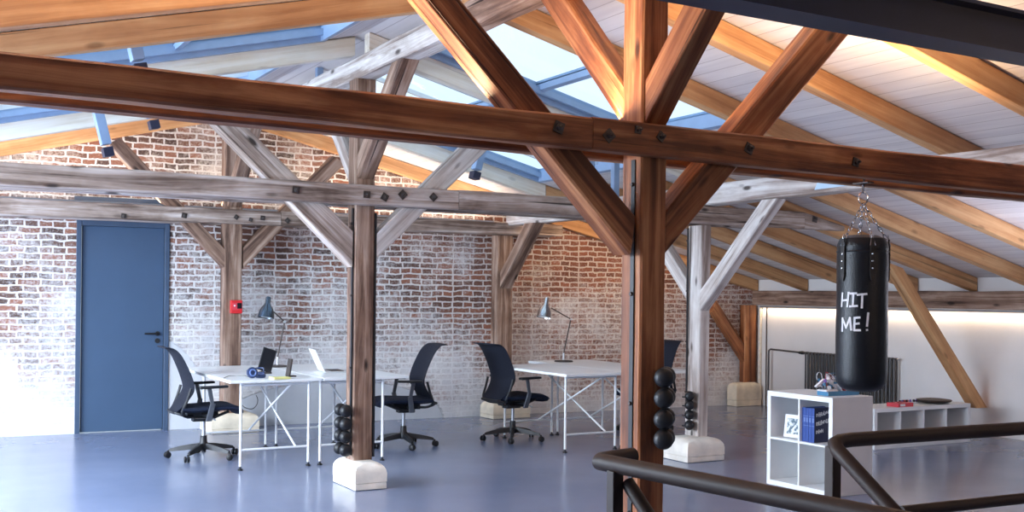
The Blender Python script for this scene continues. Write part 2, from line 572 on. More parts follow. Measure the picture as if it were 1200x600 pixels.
# ------------------------------------------------------------------ mesh helpers
class MB:
    def __init__(self):
        self.v, self.f = [], []

    def add(self, verts, faces):
        n = len(self.v)
        self.v += [Vector(p) for p in verts]
        self.f += [[i + n for i in f] for f in faces]
        return self

    def box(self, c, s, mtx=None):
        c, h = Vector(c), Vector(s) / 2
        vs = [Vector((x * h.x, y * h.y, z * h.z)) for x in (-1, 1) for y in (-1, 1) for z in (-1, 1)]
        if mtx is not None:
            vs = [mtx @ p for p in vs]
        vs = [p + c for p in vs]
        return self.add(vs, [(0, 1, 3, 2), (4, 6, 7, 5), (0, 4, 5, 1), (2, 3, 7, 6), (0, 2, 6, 4), (1, 5, 7, 3)])

    def hexa(self, q0, q1):
        """two quads in matching order"""
        return self.add(list(q0) + list(q1), [(3, 2, 1, 0), (4, 5, 6, 7), (0, 1, 5, 4), (1, 2, 6, 5), (2, 3, 7, 6), (3, 0, 4, 7)])

    def tube(self, pts, r, seg=10, closed=False):
        pts = [Vector(p) for p in pts]
        n = len(pts)
        rr = r if isinstance(r, (list, tuple)) else [r] * n
        rings = []
        prev = None
        for i, p in enumerate(pts):
            if closed:
                t = (pts[(i + 1) % n] - pts[i - 1]).normalized()
            else:
                t = (pts[min(i + 1, n - 1)] - pts[max(i - 1, 0)]).normalized()
            if prev is None:
                a = Vector((0, 0, 1)) if abs(t.z) < 0.9 else Vector((1, 0, 0))
                u = t.cross(a).normalized()
            else:
                u = (prev - t * prev.dot(t)).normalized()
            prev = u
            w = t.cross(u)
            rings.append([p + (u * math.cos(2 * math.pi * k / seg) + w * math.sin(2 * math.pi * k / seg)) * rr[i] for k in range(seg)])
        fs = []
        m = n if closed else n - 1
        for i in range(m):
            for k in range(seg):
                a, b_ = i * seg + k, i * seg + (k + 1) % seg
                j = (i + 1) % n
                fs.append((a, b_, j * seg + (k + 1) % seg, j * seg + k))
        if not closed:
            fs.append(tuple(reversed(range(seg))))
            fs.append(tuple((n - 1) * seg + k for k in range(seg)))
        return self.add([p for r_ in rings for p in r_], fs)

    def lathe(self, prof, seg=24, mtx=None):
        vs, fs = [], []
        for r, z in prof:
            for k in range(seg):
                a = 2 * math.pi * k / seg
                vs.append(Vector((r * math.cos(a), r * math.sin(a), z)))
        for i in range(len(prof) - 1):
            for k in range(seg):
                fs.append((i * seg + k, i * seg + (k + 1) % seg, (i + 1) * seg + (k + 1) % seg, (i + 1) * seg + k))
        fs.append(tuple(reversed(range(seg))))
        fs.append(tuple((len(prof) - 1) * seg + k for k in range(seg)))
        if mtx is not None:
            vs = [mtx @ p for p in vs]
        return self.add(vs, fs)

    def build(self, name, mat, parent=None, smooth=False, bevel=0.0, seg=2, sub=0):
        me = bpy.data.meshes.new(name)
        me.from_pydata([tuple(p) for p in self.v], [], self.f)
        bm = bmesh.new()
        bm.from_mesh(me)
        bmesh.ops.recalc_face_normals(bm, faces=bm.faces)
        bm.to_mesh(me)
        bm.free()
        me.materials.append(mat)
        o = bpy.data.objects.new(name, me)
        COL.objects.link(o)
        if parent is not None:
            o.parent = parent
        if bevel:
            md = o.modifiers.new('bevel', 'BEVEL')
            md.width = bevel
            md.segments = seg
            md.limit_method = 'ANGLE'
            md.angle_limit = math.radians(40)
        if sub:
            md = o.modifiers.new('sub', 'SUBSURF')
            md.levels = md.render_levels = sub
        if smooth:
            me.polygons.foreach_set('use_smooth', [True] * len(me.polygons))
            if hasattr(me, 'set_sharp_from_angle'):
                me.set_sharp_from_angle(angle=math.radians(42))
        return o


def tag(o, label, cat, group=None):
    o['label'] = label
    o['category'] = cat
    if group:
        o['group'] = group
    return o


def structure(o):
    o['kind'] = 'structure'
    return o


def thing(name, label, cat, loc=(0, 0, 0), rz=0.0, group=None):
    o = bpy.data.objects.new(name, None)
    o.empty_display_size = 0.1
    COL.objects.link(o)
    o.location = loc
    o.rotation_euler = (0, 0, rz)
    return tag(o, label, cat, group)


def copy_thing(root, loc, rz, label):
    r = root.copy()
    COL.objects.link(r)
    r.location = loc
    r.rotation_euler = (0, 0, rz)
    r['label'] = label
    for ch in list(root.children):
        c = ch.copy()
        COL.objects.link(c)
        c.parent = r
        for g in ch.children:
            d = g.copy()
            COL.objects.link(d)
            d.parent = c
    return r


def hewn(name, q0, q1, mat, jit=0.003, ch=0.010, parent=None, step=0.22):
    """a timber between two end quads; its own X axis runs along it"""
    q0 = [Vector(p) for p in q0]
    q1 = [Vector(p) for p in q1]
    c0 = sum(q0, Vector()) / 4
    c1 = sum(q1, Vector()) / 4
    xa = (c1 - c0).normalized()
    ya = (q0[1] - q0[0])
    ya = (ya - xa * ya.dot(xa)).normalized()
    za = xa.cross(ya)
    mw = Matrix.Translation(c0) @ Matrix((xa, ya, za)).transposed().to_4x4()
    inv = mw.inverted()
    q0 = [inv @ p for p in q0]
    q1 = [inv @ p for p in q1]
    ln = (c1 - c0).length
    n = max(2, int(ln / step))
    mb = MB()
    vs, fs = [], []
    seed = random.uniform(0, 100)
    for i in range(n + 1):
        t = i / n
        cs = [q0[k].lerp(q1[k], t) for k in range(4)]
        if 0 < i < n:
            for k in range(4):
                p = Vector((t * ln * 1.7 + seed, k * 7.3, seed))
                cs[k] = cs[k] + Vector((0, noise.noise(p), noise.noise(p + Vector((0, 31, 5))))) * jit * 2
        for k in range(4):
            a, b_, c = cs[k], cs[k - 1], cs[(k + 1) % 4]
            vs.append(a + (b_ - a).normalized() * ch)
            vs.append(a + (c - a).normalized() * ch)
    for i in range(n):
        for k in range(8):
            fs.append((i * 8 + k, i * 8 + (k + 1) % 8, (i + 1) * 8 + (k + 1) % 8, (i + 1) * 8 + k))
    fs.append(tuple(reversed(range(8))))
    fs.append(tuple(n * 8 + k for k in range(8)))
    mb.add(vs, fs)
    o = mb.build(name, mat)
    if parent is not None:
        o.parent = parent
        o.matrix_parent_inverse = Matrix.Identity(4)
        o.matrix_local = parent.matrix_basis.inverted() @ mw
    else:
        o.matrix_world = mw
    return o


def beam(name, A, B, w, h, mat, up=(0, 0, 1), **kw):
    A, B = Vector(A), Vector(B)
    x = (B - A).normalized()
    u = Vector(up)
    s = u.cross(x).normalized()
    u = x.cross(s).normalized()
    q = [s * w / 2 + u * h / 2, -s * w / 2 + u * h / 2, -s * w / 2 - u * h / 2, s * w / 2 - u * h / 2]
    return hewn(name, [A + d for d in q], [B + d for d in q], mat, **kw)


def flat_brace(name, e1, e2, y, t, mat, **kw):
    """timber in a plane y=const from its two long edges, each (x,z)->(x,z), extruded backwards by t"""
    (a0, a1), (b0, b1) = e1, e2

    def q(p, r):
        return [Vector((p[0], y, p[1])), Vector((p[0], y + t, p[1])), Vector((r[0], y + t, r[1])), Vector((r[0], y, r[1]))]
    return hewn(name, q(a0, b0), q(a1, b1), mat, **kw)


def px_line(p, q, y):
    a, b_ = PY(*p, y), PY(*q, y)
    return (a.x, a.z), (b_.x, b_.z)


def extend_z(line, z0=None, z1=None):
    (xa, za), (xb, zb) = line
    k = (xb - xa) / (zb - za)
    a = (xa + k * (z0 - za), z0) if z0 is not None else line[0]
    b_ = (xa + k * (z1 - za), z1) if z1 is not None else line[1]
    return a, b_


# ------------------------------------------------------------------ the room shell
RX, RZ, PITCH = 3.29, 3.48, 0.2465          # ridge line of the rafters' undersides
XL, XR, YN, ZK = -4.2, 10.8, -2.6, 1.62


def zr(x, off=0.0):
    return RZ + off - PITCH * abs(x - RX)


def yw(x):
    return 12.34 - 0.051 * (x - 2.3)


fl = MB().box(((XL + XR) / 2, (YN + 12.6) / 2, -0.06), (XR - XL + 0.6, 12.6 - YN + 0.4, 0.12)).build('floor', M['floor'])
structure(fl)

# brick gable wall with the doorway left open
DX0, DX1, DZ = 1.70, 2.655, 2.285
mb = MB()


def wall_piece(x0, x1, z0a, z0b, z1a, z1b):
    mb.hexa([(x0, yw(x0), z0a), (x0, yw(x0) + 0.35, z0a), (x0, yw(x0) + 0.35, z1a), (x0, yw(x0), z1a)],
            [(x1, yw(x1), z0b), (x1, yw(x1) + 0.35, z0b), (x1, yw(x1) + 0.35, z1b), (x1, yw(x1), z1b)])


wall_piece(XL, DX0, 0, 0, zr(XL, 0.22), zr(DX0, 0.22))
wall_piece(DX0, DX1, DZ, DZ, zr(DX0, 0.22), zr(DX1, 0.22))
wall_piece(DX1, RX, 0, 0, zr(DX1, 0.22), zr(RX, 0.22))
wall_piece(RX, XR + 0.2, 0, 0, zr(RX, 0.22), zr(XR + 0.2, 0.22))
structure(mb.build('wall_back', M['brick']))

structure(MB().box((XR + 0.1, (YN + 11.88) / 2, 0.91), (0.2, 11.88 - YN, 1.82)).build('wall_right', M['plaster']))
# left wall: unseen opening made up to go with the left fill lamp, 5.0 .. 11.4, sill .7, head 2.0
lh = zr(XL, 0.2)
mb = MB()
mb.box((XL - 0.1, (YN + 12.6) / 2, 0.35), (0.2, 12.6 - YN, 0.7))
mb.box((XL - 0.1, (YN + 5.0) / 2, (0.7 + lh) / 2), (0.2, 5.0 - YN, lh - 0.7))
mb.box((XL - 0.1, 12.0, (0.7 + lh) / 2), (0.2, 1.2, lh - 0.7))
structure(mb.build('wall_left', M['plaster']))
structure(MB().box(((XL + XR) / 2, YN - 0.1, 1.9), (XR - XL + 0.4, 0.2, 3.9)).build('wall_front', M['plaster']))

# roof boarding with the roof-window openings left out
OFF = 0.162
R_OPEN = [(3.72, 6.02, 6.60, 8.16), (3.72, 6.50, 8.30, 10.78)]
L_OPEN = [(-0.6, 3.0, 6.80, 8.36), (-0.6, 3.0, 8.54, 10.75)]


def slope(x0, x1, openings, name):
    ys = sorted({YN, 12.5, *[o[2] for o in openings], *[o[3] for o in openings]})
    xs = sorted({x0, x1, *[o[0] for o in openings], *[o[1] for o in openings]})
    m_ = MB()
    for i in range(len(xs) - 1):
        for j in range(len(ys) - 1):
            cx_, cy_ = (xs[i] + xs[i + 1]) / 2, (ys[j] + ys[j + 1]) / 2
            if any(o[0] < cx_ < o[1] and o[2] < cy_ < o[3] for o in openings):
                continue
            a, b_, c, d = xs[i], xs[i + 1], ys[j], ys[j + 1]
            za, zb = zr(a, OFF), zr(b_, OFF)
            m_.hexa([(a, c, za), (a, d, za), (a, d, za + 0.05), (a, c, za + 0.05)],
                    [(b_, c, zb), (b_, d, zb), (b_, d, zb + 0.05), (b_, c, zb + 0.05)])
    return structure(m_.build(name, M['boards']))


slope(XL - 0.4, RX, L_OPEN, 'ceiling')
slope(RX, XR + 0.4, R_OPEN, 'ceiling_right')


# roof windows: steel kerb, sash bars and panes
def roof_window(idx, op, bars):
    x0, x1, y0, y1 = op
    fr = MB()
    UPH = 0.125

    def bar(xa, xb, ya, yb, lo, hi):
        fr.hexa([(xa, ya, zr(xa, lo)), (xa, yb, zr(xa, lo)), (xa, yb, zr(xa, hi)), (xa, ya, zr(xa, hi))],
                [(xb, ya, zr(xb, lo)), (xb, yb, zr(xb, lo)), (xb, yb, zr(xb, hi)), (xb, ya, zr(xb, hi))])
    t = 0.05
    bar(x0, x1, y0, y0 + t, OFF - 0.02, OFF + UPH)
    bar(x0, x1, y1 - t, y1, OFF - 0.02, OFF + UPH)
    bar(x0, x0 + t, y0 + t, y1 - t, OFF - 0.02, OFF + UPH)
    bar(x1 - t, x1, y0 + t, y1 - t, OFF - 0.02, OFF + UPH)
    f = structure(fr.build('window_%d' % idx, M['steel_blue']))
    for bx in bars:
        m_ = MB()
        m_.hexa([(bx, y0 + t, zr(bx, OFF + 0.045)), (bx, y1 - t, zr(bx, OFF + 0.045)), (bx, y1 - t, zr(bx, OFF + UPH)), (bx, y0 + t, zr(bx, OFF + UPH))],
                [(bx + 0.05, y0 + t, zr(bx + 0.05, OFF + 0.045)), (bx + 0.05, y1 - t, zr(bx + 0.05, OFF + 0.045)),
                 (bx + 0.05, y1 - t, zr(bx + 0.05, OFF + UPH)), (bx + 0.05, y0 + t, zr(bx + 0.05, OFF + UPH))])
        m_.build('sash_bar', M['steel_blue'], f)
    if y1 - y0 > 2:
        for yy in (y0 + 0.62, y0 + 1.22, y0 + 1.82):        # slim glazing bars running down the slope
            g = MB()
            g.hexa([(x0 + t, yy, zr(x0 + t, OFF + 0.055)), (x0 + t, yy + 0.03, zr(x0 + t, OFF + 0.055)), (x0 + t, yy + 0.03, zr(x0 + t, OFF + 0.095)), (x0 + t, yy, zr(x0 + t, OFF + 0.095))],
                   [(x1 - t, yy, zr(x1 - t, OFF + 0.055)), (x1 - t, yy + 0.03, zr(x1 - t, OFF + 0.055)), (x1 - t, yy + 0.03, zr(x1 - t, OFF + 0.095)), (x1 - t, yy, zr(x1 - t, OFF + 0.095))])
            g.build('glazing_bar', M['alu'], f)
    m_ = MB()
    for yy in (y0 + t + 0.02, y1 - t - 0.06):     # slim sash stiles inside the kerb
        m_.hexa([(x0 + t, yy, zr(x0 + t, OFF + 0.02)), (x0 + t, yy + 0.04, zr(x0 + t, OFF + 0.02)), (x0 + t, yy + 0.04, zr(x0 + t, OFF + 0.07)), (x0 + t, yy, zr(x0 + t, OFF + 0.07))],
                [(x1 - t, yy, zr(x1 - t, OFF + 0.02)), (x1 - t, yy + 0.04, zr(x1 - t, OFF + 0.02)), (x1 - t, yy + 0.04, zr(x1 - t, OFF + 0.07)), (x1 - t, yy, zr(x1 - t, OFF + 0.07))])
    m_.build('sash_stile', M['steel_blue'], f)
    edges = [x0 + t] + list(bars) + [x1 - t]
    for a, b_ in zip(edges[:-1], edges[1:]):
        g = MB()
        h0, h1 = OFF + UPH - 0.03, OFF + UPH - 0.02
        g.hexa([(a, y0 + t, zr(a, h0)), (a, y1 - t, zr(a, h0)), (a, y1 - t, zr(a, h1)), (a, y0 + t, zr(a, h1))],
               [(b_, y0 + t, zr(b_, h0)), (b_, y1 - t, zr(b_, h0)), (b_, y1 - t, zr(b_, h1)), (b_, y0 + t, zr(b_, h1))])
        g.build('pane', M['glass'], f)


k = 1
for op in R_OPEN:
    roof_window(k, op, [4.84])
    k += 1
for op in L_OPEN:
    roof_window(k, op, [0.6, 1.8])
    k += 1

# door in the brick wall
dr = thing('door_1', 'blue-grey steel door in the brick wall, left of the red alarm box', 'door', (DX0, yw(DX0), 0), math.atan(-0.051))
structure(dr)
W = DX1 - DX0
fm = MB()
fm.box((0.02, 0.06, DZ / 2), (0.05, 0.16, DZ))
fm.box((W - 0.025, 0.06, DZ / 2), (0.05, 0.16, DZ))
fm.box((W / 2, 0.06, DZ - 0.03), (W - 0.10, 0.16, 0.06))
MB().box((W / 2 - 0.01, -0.012, DZ + 0.125), (W + 0.04, 0.03, 0.25)).build('transom_panel', M['doorframe'], dr, bevel=0.003)
fm.build('door_frame', M['doorframe'], dr, bevel=0.004)
lf = MB().box((W / 2, 0.05, (DZ - 0.06) / 2 + 0.004), (W - 0.108, 0.05, DZ - 0.07)).build('door_leaf', M['doorblue'], dr, bevel=0.003)
hx = W - 0.115
hd = MB()
hd.lathe([(0.0, 0), (0.026, 0), (0.026, 0.009), (0.0, 0.009)], 20, Matrix.Translation((hx, 0.025, 1.064)) @ Matrix.Rotation(math.pi / 2, 4, 'X'))
hd.tube([(hx, 0.022, 1.064), (hx, -0.02, 1.064), (hx - 0.015, -0.032, 1.064), (hx - 0.03, -0.034, 1.064), (hx - 0.145, -0.034, 1.064)], 0.0105, 10)
hd.build('door_handle', M['black'], dr, True)
ky = MB()
ky.lathe([(0.010, 0), (0.027, 0), (0.027, 0.009), (0.010, 0.009)], 20, Matrix.Translation((hx, 0.025, 0.985)) @ Matrix.Rotation(math.pi / 2, 4, 'X'))
ky.build('keyhole_plate', M['black'], dr, True)


# ------------------------------------------------------------------ timber frame
G_POST, G_BRACE, G_RAFT = 'timber posts', 'timber braces', 'roof rafters'
CORE = 0.10


def tie_beam(label, y, zb, zt, xa, xb, mat, joints, bolts, taper=None, jit=0.003):
    """twin planks clamping the posts: front planks (jointed end to end) and a rear plank"""
    r = thing('tie_beam', label, 'beam', (xa, y, zb(xa)))
    cuts = [xa] + joints + [xb]
    for i, (a, b_) in enumerate(zip(cuts[:-1], cuts[1:])):
        dz = 0.004 * (i % 2)
        ta, tb = zt(a) + dz, zt(b_) + dz
        ba, bb = zb(a), zb(b_)
        if taper and i == len(cuts) - 2:
            tb = bb + 0.05
        def q(x, lo, hi, y0, y1):
            return [Vector((x, y0, lo)), Vector((x, y1, lo)), Vector((x, y1, hi)), Vector((x, y0, hi))]
        if taper and i == len(cuts) - 2:
            xm = b_ - taper
            tm = zt(xm)
            hewn('front_plank', q(a + 0.002, ba, ta, y, y + CORE - 0.005), q(xm, zb(xm), tm, y, y + CORE - 0.005), mat, jit=jit, parent=r)
            hewn('plank_end', q(xm + 0.002, zb(xm), tm, y, y + CORE - 0.005), q(b_, bb, tb, y, y + CORE - 0.005), mat, jit=jit, parent=r)
        else:
            hewn('front_plank', q(a + 0.002, ba, ta, y, y + CORE - 0.005), q(b_ - 0.002, bb, tb, y, y + CORE - 0.005), mat, jit=jit, parent=r)
        if i == 0:
            e = xb - (taper + 0.25 if taper else 0)
            hewn('rear_plank', q(a, ba, ta, y + CORE + 0.17, y + CORE + 0.265), q(e, zb(e), zt(e), y + CORE + 0.17, y + CORE + 0.265), mat, jit=jit, parent=r)
    for (px, py, sz, rot) in bolts:
        p = PY(px, py, y - 0.004)
        m_ = MB()
        m_.box((0, 0, 0), (sz, 0.008, sz), Matrix.Rotation(rot, 3, 'Y'))
        m_.lathe([(0, 0), (sz * 0.36, 0), (sz * 0.34, 0.016), (sz * 0.15, 0.020), (sz * 0.15, 0.034), (0, 0.034)], 6, Matrix.Rotation(math.pi / 2, 4, 'X'))
        b_ = m_.build('bolt', M['iron'], r)
        b_.location = p - Vector(r.location)
    return r


def lin(p, q):
    return lambda x: p[1] + (q[1] - p[1]) * (x - p[0]) / (q[0] - p[0])


YF, YM, YB = 4.15, 7.95, 11.80
tie_beam('reddish-brown tie beam across the foreground, in front of all the others', YF, lin((0.593, 2.219), (5.13, 2.178)), lin((0.593, 2.349), (5.13, 2.338)),
         -1.3, 7.85, M['oak'], [2.783],
         [(655, 149, 0.05, 0.3), (714, 159, 0.05, 0.8), (748, 152, 0.035, 0.1), (775, 160, 0.04, 0.6), (878, 174, 0.05, 0.4), (1003, 190, 0.045, 0.2)], jit=0.004)
tie_beam('weathered grey tie beam with bolts, second from the camera, behind the foreground beam', YM, lin((1.143, 2.221), (8.36, 2.222)), lin((1.141, 2.377), (4.94, 2.383)),
         -1.1, 8.42, M['grey'], [4.02], [(347, 222.5, 0.055, 0.1), (430, 228, 0.055, 0.05), (451, 231, 0.055, 0.5), (472, 228, 0.06, 0.8), (508, 231, 0.055, 0.75), (955, 257, 0.06, 0.2)], taper=0.55)
tie_beam('long grey tie beam running along the brick wall above the door', YB - 0.10, lin((1.729, 2.262), (8.13, 2.290)), lin((1.727, 2.425), (6.10, 2.425)),
         -0.9, 7.4, M['grey'], [3.72], [(145, 253, 0.05, 0.1), (216, 252.5, 0.055, 0.2), (277, 254.5, 0.045, 0.6), (294, 257.5, 0.04, 0.3), (308, 255.5, 0.05, 0.1), (337, 258.5, 0.05, 0.7)])


def post(x0, x1, y0, y1, z0, z1, mat, label, lean=0.0, name='timber_post', jit=0.003):
    def q(z, s):
        return [Vector((x0 + s, y0, z)), Vector((x1 + s, y0, z)), Vector((x1 + s, y1, z)), Vector((x0 + s, y1, z))]
    o = hewn(name, q(z0, 0), q(z1, lean), mat, jit=jit)
    return tag(o, label, 'post', G_POST)


SH = 0.21
yc = YF + CORE
post(3.136, 3.291, yc + 0.002, yc + 0.167, 0, 3.225, M['oak'], 'dark reddish-brown post in the foreground, rising past the front beam to the roof')
yc2 = YM + CORE
post(3.159, 3.325, yc2 + 0.002, yc2 + 0.167, SH, 3.225, M['brown'], 'brown post on a pale stone block beside the right end of the left desk pair')
post(6.624, 6.748, yc2 + 0.002, yc2 + 0.20, SH, 2.212, M['pale'], 'pale limewashed post on a white stone block, right of the foreground post', lean=0.02)
yc3 = YB
post(3.124, 3.320, yc3 + 0.004, yc3 + 0.165, SH, 3.20, M['brown'], 'brown wall post carrying the red alarm box')
post(6.510, 6.735, yc3 + 0.004, yc3 + 0.165, SH, 2.275, M['brown'], 'brown wall post behind the right desk pair')
post(10.532, 10.757, 11.79, 11.90, 0.33, 1.43, M['oak'], 'short orange-brown corner post where brick wall meets white wall')


# braces lying in the planes of the three frames
def brace(e_lo, e_up, y, t, mat, label, z0, z1, jit=0.003):
    a = extend_z(px_line(*e_lo, y), z0[0], z1[0])
    b_ = extend_z(px_line(*e_up, y), z0[1], z1[1])
    return tag(flat_brace('brace', a, b_, y, t, mat, jit=jit), label, 'brace', G_BRACE)


bt = 0.150
brace(((739, 298.6), (500, 0)), ((744.5, 252), (541, 0)), yc + 0.006, bt, M['oak'],
      'wide orange-brown brace rising left from the foreground post to the roof', (1.725, 1.915), (2.985, 3.065))
brace(((780.5, 297), (1003, 31)), ((781, 248), (965, 23)), yc + 0.006, bt, M['oak'],
      'wide orange-brown brace rising right from the foreground post to the roof', (1.735, 1.94), (3.10, 3.18))
brace(((413, 313), (255, 148)), ((413, 270), (288, 148)), yc2 + 0.006, bt, M['grey'],
      'grey brace rising left from the post beside the left desk pair', (1.735, 2.02), (3.05, 3.13))
brace(((440, 305), (572, 175)), ((440, 275), (541, 175)), yc2 + 0.006, bt, M['pale'],
      'pale brace rising right from the post beside the left desk pair', (1.79, 2.0), (3.05, 3.13))
brace(((267, 318), (118, 160)), ((267, 295), (140, 160)), yc3 + 0.008, 0.14, M['brown'],
      'brown brace on the brick wall rising left from the alarm-box post', (1.757, 1.97), (3.04, 3.12))
brace(((285, 315), (412, 185)), ((285, 290), (388, 185)), yc3 + 0.008, 0.14, M['brown'],
      'brown brace on the brick wall rising right from the alarm-box post', (1.79, 2.02), (3.02, 3.10))
brace(((873, 426), (835, 366)), ((872, 402), (840, 352)), 11.80, 0.09, M['oak'],
      'short brown brace rising left from the corner post to the brick wall', (None, None), (None, None))


# braces running along the house, seen end on beside the posts (between post and purlin)
def long_brace(x0, x1, ya, za, yb, zb, t, mat, label):
    ln = math.hypot(yb - ya, zb - za)
    dz, dy = t / 2 * ln / abs(yb - ya), t / 2 * ln / abs(zb - za)
    sg = 1 if yb > ya else -1
    q0 = [Vector((x0, ya, za - dz)), Vector((x1, ya, za - dz)), Vector((x1, ya, za + dz)), Vector((x0, ya, za + dz))]
    q1 = [Vector((x0, yb + sg * dy, zb)), Vector((x1, yb + sg * dy, zb)), Vector((x1, yb - sg * dy, zb)), Vector((x0, yb - sg * dy, zb))]
    o = hewn('brace', q0, q1, mat)
    return tag(o, label, 'brace', G_BRACE)


long_brace(3.15, 3.28, yc + 0.170, 2.46, yc + 0.93, 3.225, 0.15, M['oak'], 'orange brace leaning away from the top of the foreground post')
long_brace(3.15, 3.28, yc - 0.002, 2.47, yc - 0.72, 3.225, 0.15, M['oak'], 'orange brace leaning towards the camera from the top of the foreground post')
long_brace(3.17, 3.31, yc2 + 0.170, 2.50, yc2 + 0.88, 3.225, 0.14, M['pale'], 'pale brace leaning to the wall from the second post')
long_brace(3.17, 3.31, yc2 - 0.002, 2.53, yc2 - 0.75, 3.225, 0.14, M['brown'], 'brown brace leaning to the camera from the second post, under the ridge beam')
long_brace(3.15, 3.30, yc3 + 0.002, 2.55, yc3 - 0.66, 3.225, 0.13, M['brown'], 'brown brace leaning from the alarm-box post to the ridge beam')
long_brace(6.63, 6.75, yc2 - 0.0, 1.50, yc2 - 0.92, 2.39, 0.14, M['pale'], 'pale brace leaning to the camera from the limewashed post')
long_brace(6.63, 6.75, yc2 + 0.205, 1.60, yc2 + 1.0, 2.39, 0.14, M['pale'], 'pale brace leaning to the wall from the limewashed post')
long_brace(6.55, 6.72, yc3 + 0.002, 1.72, yc3 - 0.68, 2.39, 0.15, M['brown'], 'brown brace leaning from the wall post behind the right desk pair')

# beams running along the house
tag(beam('ridge_beam', (3.245, 6.22, 3.312), (3.245, 11.95, 3.312), 0.17, 0.168, M['pale'], jit=0.006), 'pale cracked ridge beam running back along the roof peak', 'beam')
tag(beam('ridge_beam', (3.245, 2.6, 3.315), (3.245, 6.21, 3.315), 0.165, 0.172, M['brown'], jit=0.008), 'dark brown length of ridge beam at the top, nearer than the pale one', 'beam')
tag(beam('side_purlin', (6.69, 2.4, 2.487), (6.69, 11.75, 2.487), 0.18, 0.190, M['pale'], jit=0.004), 'white limewashed purlin resting on the limewashed post row, right of the centre', 'beam')
tag(beam('eaves_beam', (10.70, -1.0, 1.525), (10.70, 11.72, 1.535), 0.19, 0.20, M['brown'], jit=0.004), 'dark brown eaves beam along the top of the white side wall', 'beam')


# pale blue plate screwed on the purlin
pl_ = MB()
pq = [PX(955, 222.5, 6.595), PX(1010, 215.5, 6.595), PX(1010, 208, 6.595), PX(960, 209.5, 6.595)]
pl_.hexa(pq, [p_ + Vector((-0.006, 0, 0)) for p_ in pq])
tag(pl_.build('steel_plate', M['steel_pale']), 'pale blue steel plate on the white purlin, left of the punching bag chain', 'plate')


# rafters
def rafter(side, y_far, x0, x1, mat, label):
    h, w = 0.155, 0.10
    ya, yb = y_far - w, y_far
    q = []
    for x in (x0, x1):
        z = zr(x)
        q.append([Vector((x, ya, z)), Vector((x, yb, z)), Vector((x, yb, z + h)), Vector((x, ya, z + h))])
    if y_far > 11.5:                     # the last one follows the wall
        for i, x in enumerate((x0, x1)):
            for k_ in range(4):
                q[i][k_].y = yw(x) - 0.012 - (w if k_ in (0, 3) else 0)
    o = hewn('rafter', q[0], q[1], mat, jit=0.002, ch=0.005, step=0.6)
    return tag(o, label, 'rafter', G_RAFT)


ORD = ['first', 'second', 'third', 'fourth', 'fifth', 'sixth', 'seventh', 'eighth', 'ninth', 'tenth', 'eleventh']
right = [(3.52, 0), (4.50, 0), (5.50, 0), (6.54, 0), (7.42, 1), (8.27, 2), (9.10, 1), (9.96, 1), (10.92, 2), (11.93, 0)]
for i, (yy, kind) in enumerate(right):
    full = kind in (0, 2, 3)
    lab = '%s pine rafter from the camera on the right roof slope' % ORD[i] if i < 5 else '%s pine rafter from the brick wall on the right roof slope' % ORD[9 - i]
    if kind == 2:        # split at the purlin: upper length painted pale for roof-window daylight, pine below
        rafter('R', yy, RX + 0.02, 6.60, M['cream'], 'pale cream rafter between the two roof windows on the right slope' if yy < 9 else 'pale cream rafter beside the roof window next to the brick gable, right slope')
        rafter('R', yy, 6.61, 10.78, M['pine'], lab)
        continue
    rafter('R', yy, RX + 0.02 if full else 6.60, 10.78, M['pine'], lab)
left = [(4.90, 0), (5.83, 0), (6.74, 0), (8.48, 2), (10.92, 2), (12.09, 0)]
for i, (yy, kind) in enumerate(left):
    lab = '%s pine rafter from the camera on the left roof slope' % ORD[i] if i < 3 else '%s pine rafter from the brick wall on the left roof slope' % ORD[5 - i]
    rafter('L', yy, RX - 0.02, XL + 0.1, M['cream'] if kind == 2 else M['pine'], lab)  # the pale ones carry daylight painted into their colour

# slanting strut at the far right, from rafter to foot of the side wall
a = px_line((1042, 308), (1100, 405), 8.0)
kx = (a[1][0] - a[0][0]) / (a[1][1] - a[0][1])
e1 = ((a[0][0], a[0][1]), (a[0][0] + kx * (0.32 - a[0][1]), 0.32))
e2 = ((e1[0][0] + 0.22, e1[0][1] - 0.054), (e1[1][0] + 0.20, 0.32))
tag(flat_brace('strut', e1, e2, 8.0, 0.12, M['pine']), 'slanting orange strut right of the punching bag, rafter down to wall foot', 'brace')

# dark steel beam overhead at the upper right
mb = MB()
for (dy, w_, z0, z1) in ((0, 0.14, 2.452, 2.466), (0.055, 0.02, 2.466, 2.60), (0, 0.14, 2.60, 2.614)):
    mb.hexa([(-3.0, 2.6 + dy, z0), (-3.0, 2.6 + dy + w_, z0), (-3.0, 2.6 + dy + w_, z1), (-3.0, 2.6 + dy, z1)],
            [(6.6, 2.6 + dy, z0), (6.6, 2.6 + dy + w_, z0), (6.6, 2.6 + dy + w_, z1), (6.6, 2.6 + dy, z1)])
tag(mb.build('steel_beam', M['steel_dark']), 'dark navy steel beam overhead at the upper right corner', 'beam')

# steel stubs hanging square to the roof from the roof-window frames
tilt = math.atan(PITCH)


def stub(px, py, y, L_, left, label, w=0.075):
    p = PY(px, py, y)
    r = thing('steel_bracket', label, 'bracket', p, 0, 'blue steel brackets')
    r.rotation_euler = (0, -tilt if left else tilt, 0)
    MB().box((0, 0, L_ / 2 + 0.04), (w, 0.10, L_ - 0.08)).build('arm', M['steel_blue'], r, bevel=0.004)
    MB().box((0, 0, 0.02), (w + 0.006, 0.106, 0.075)).build('end_cap', M['steel_dark'], r, bevel=0.004)
    return r


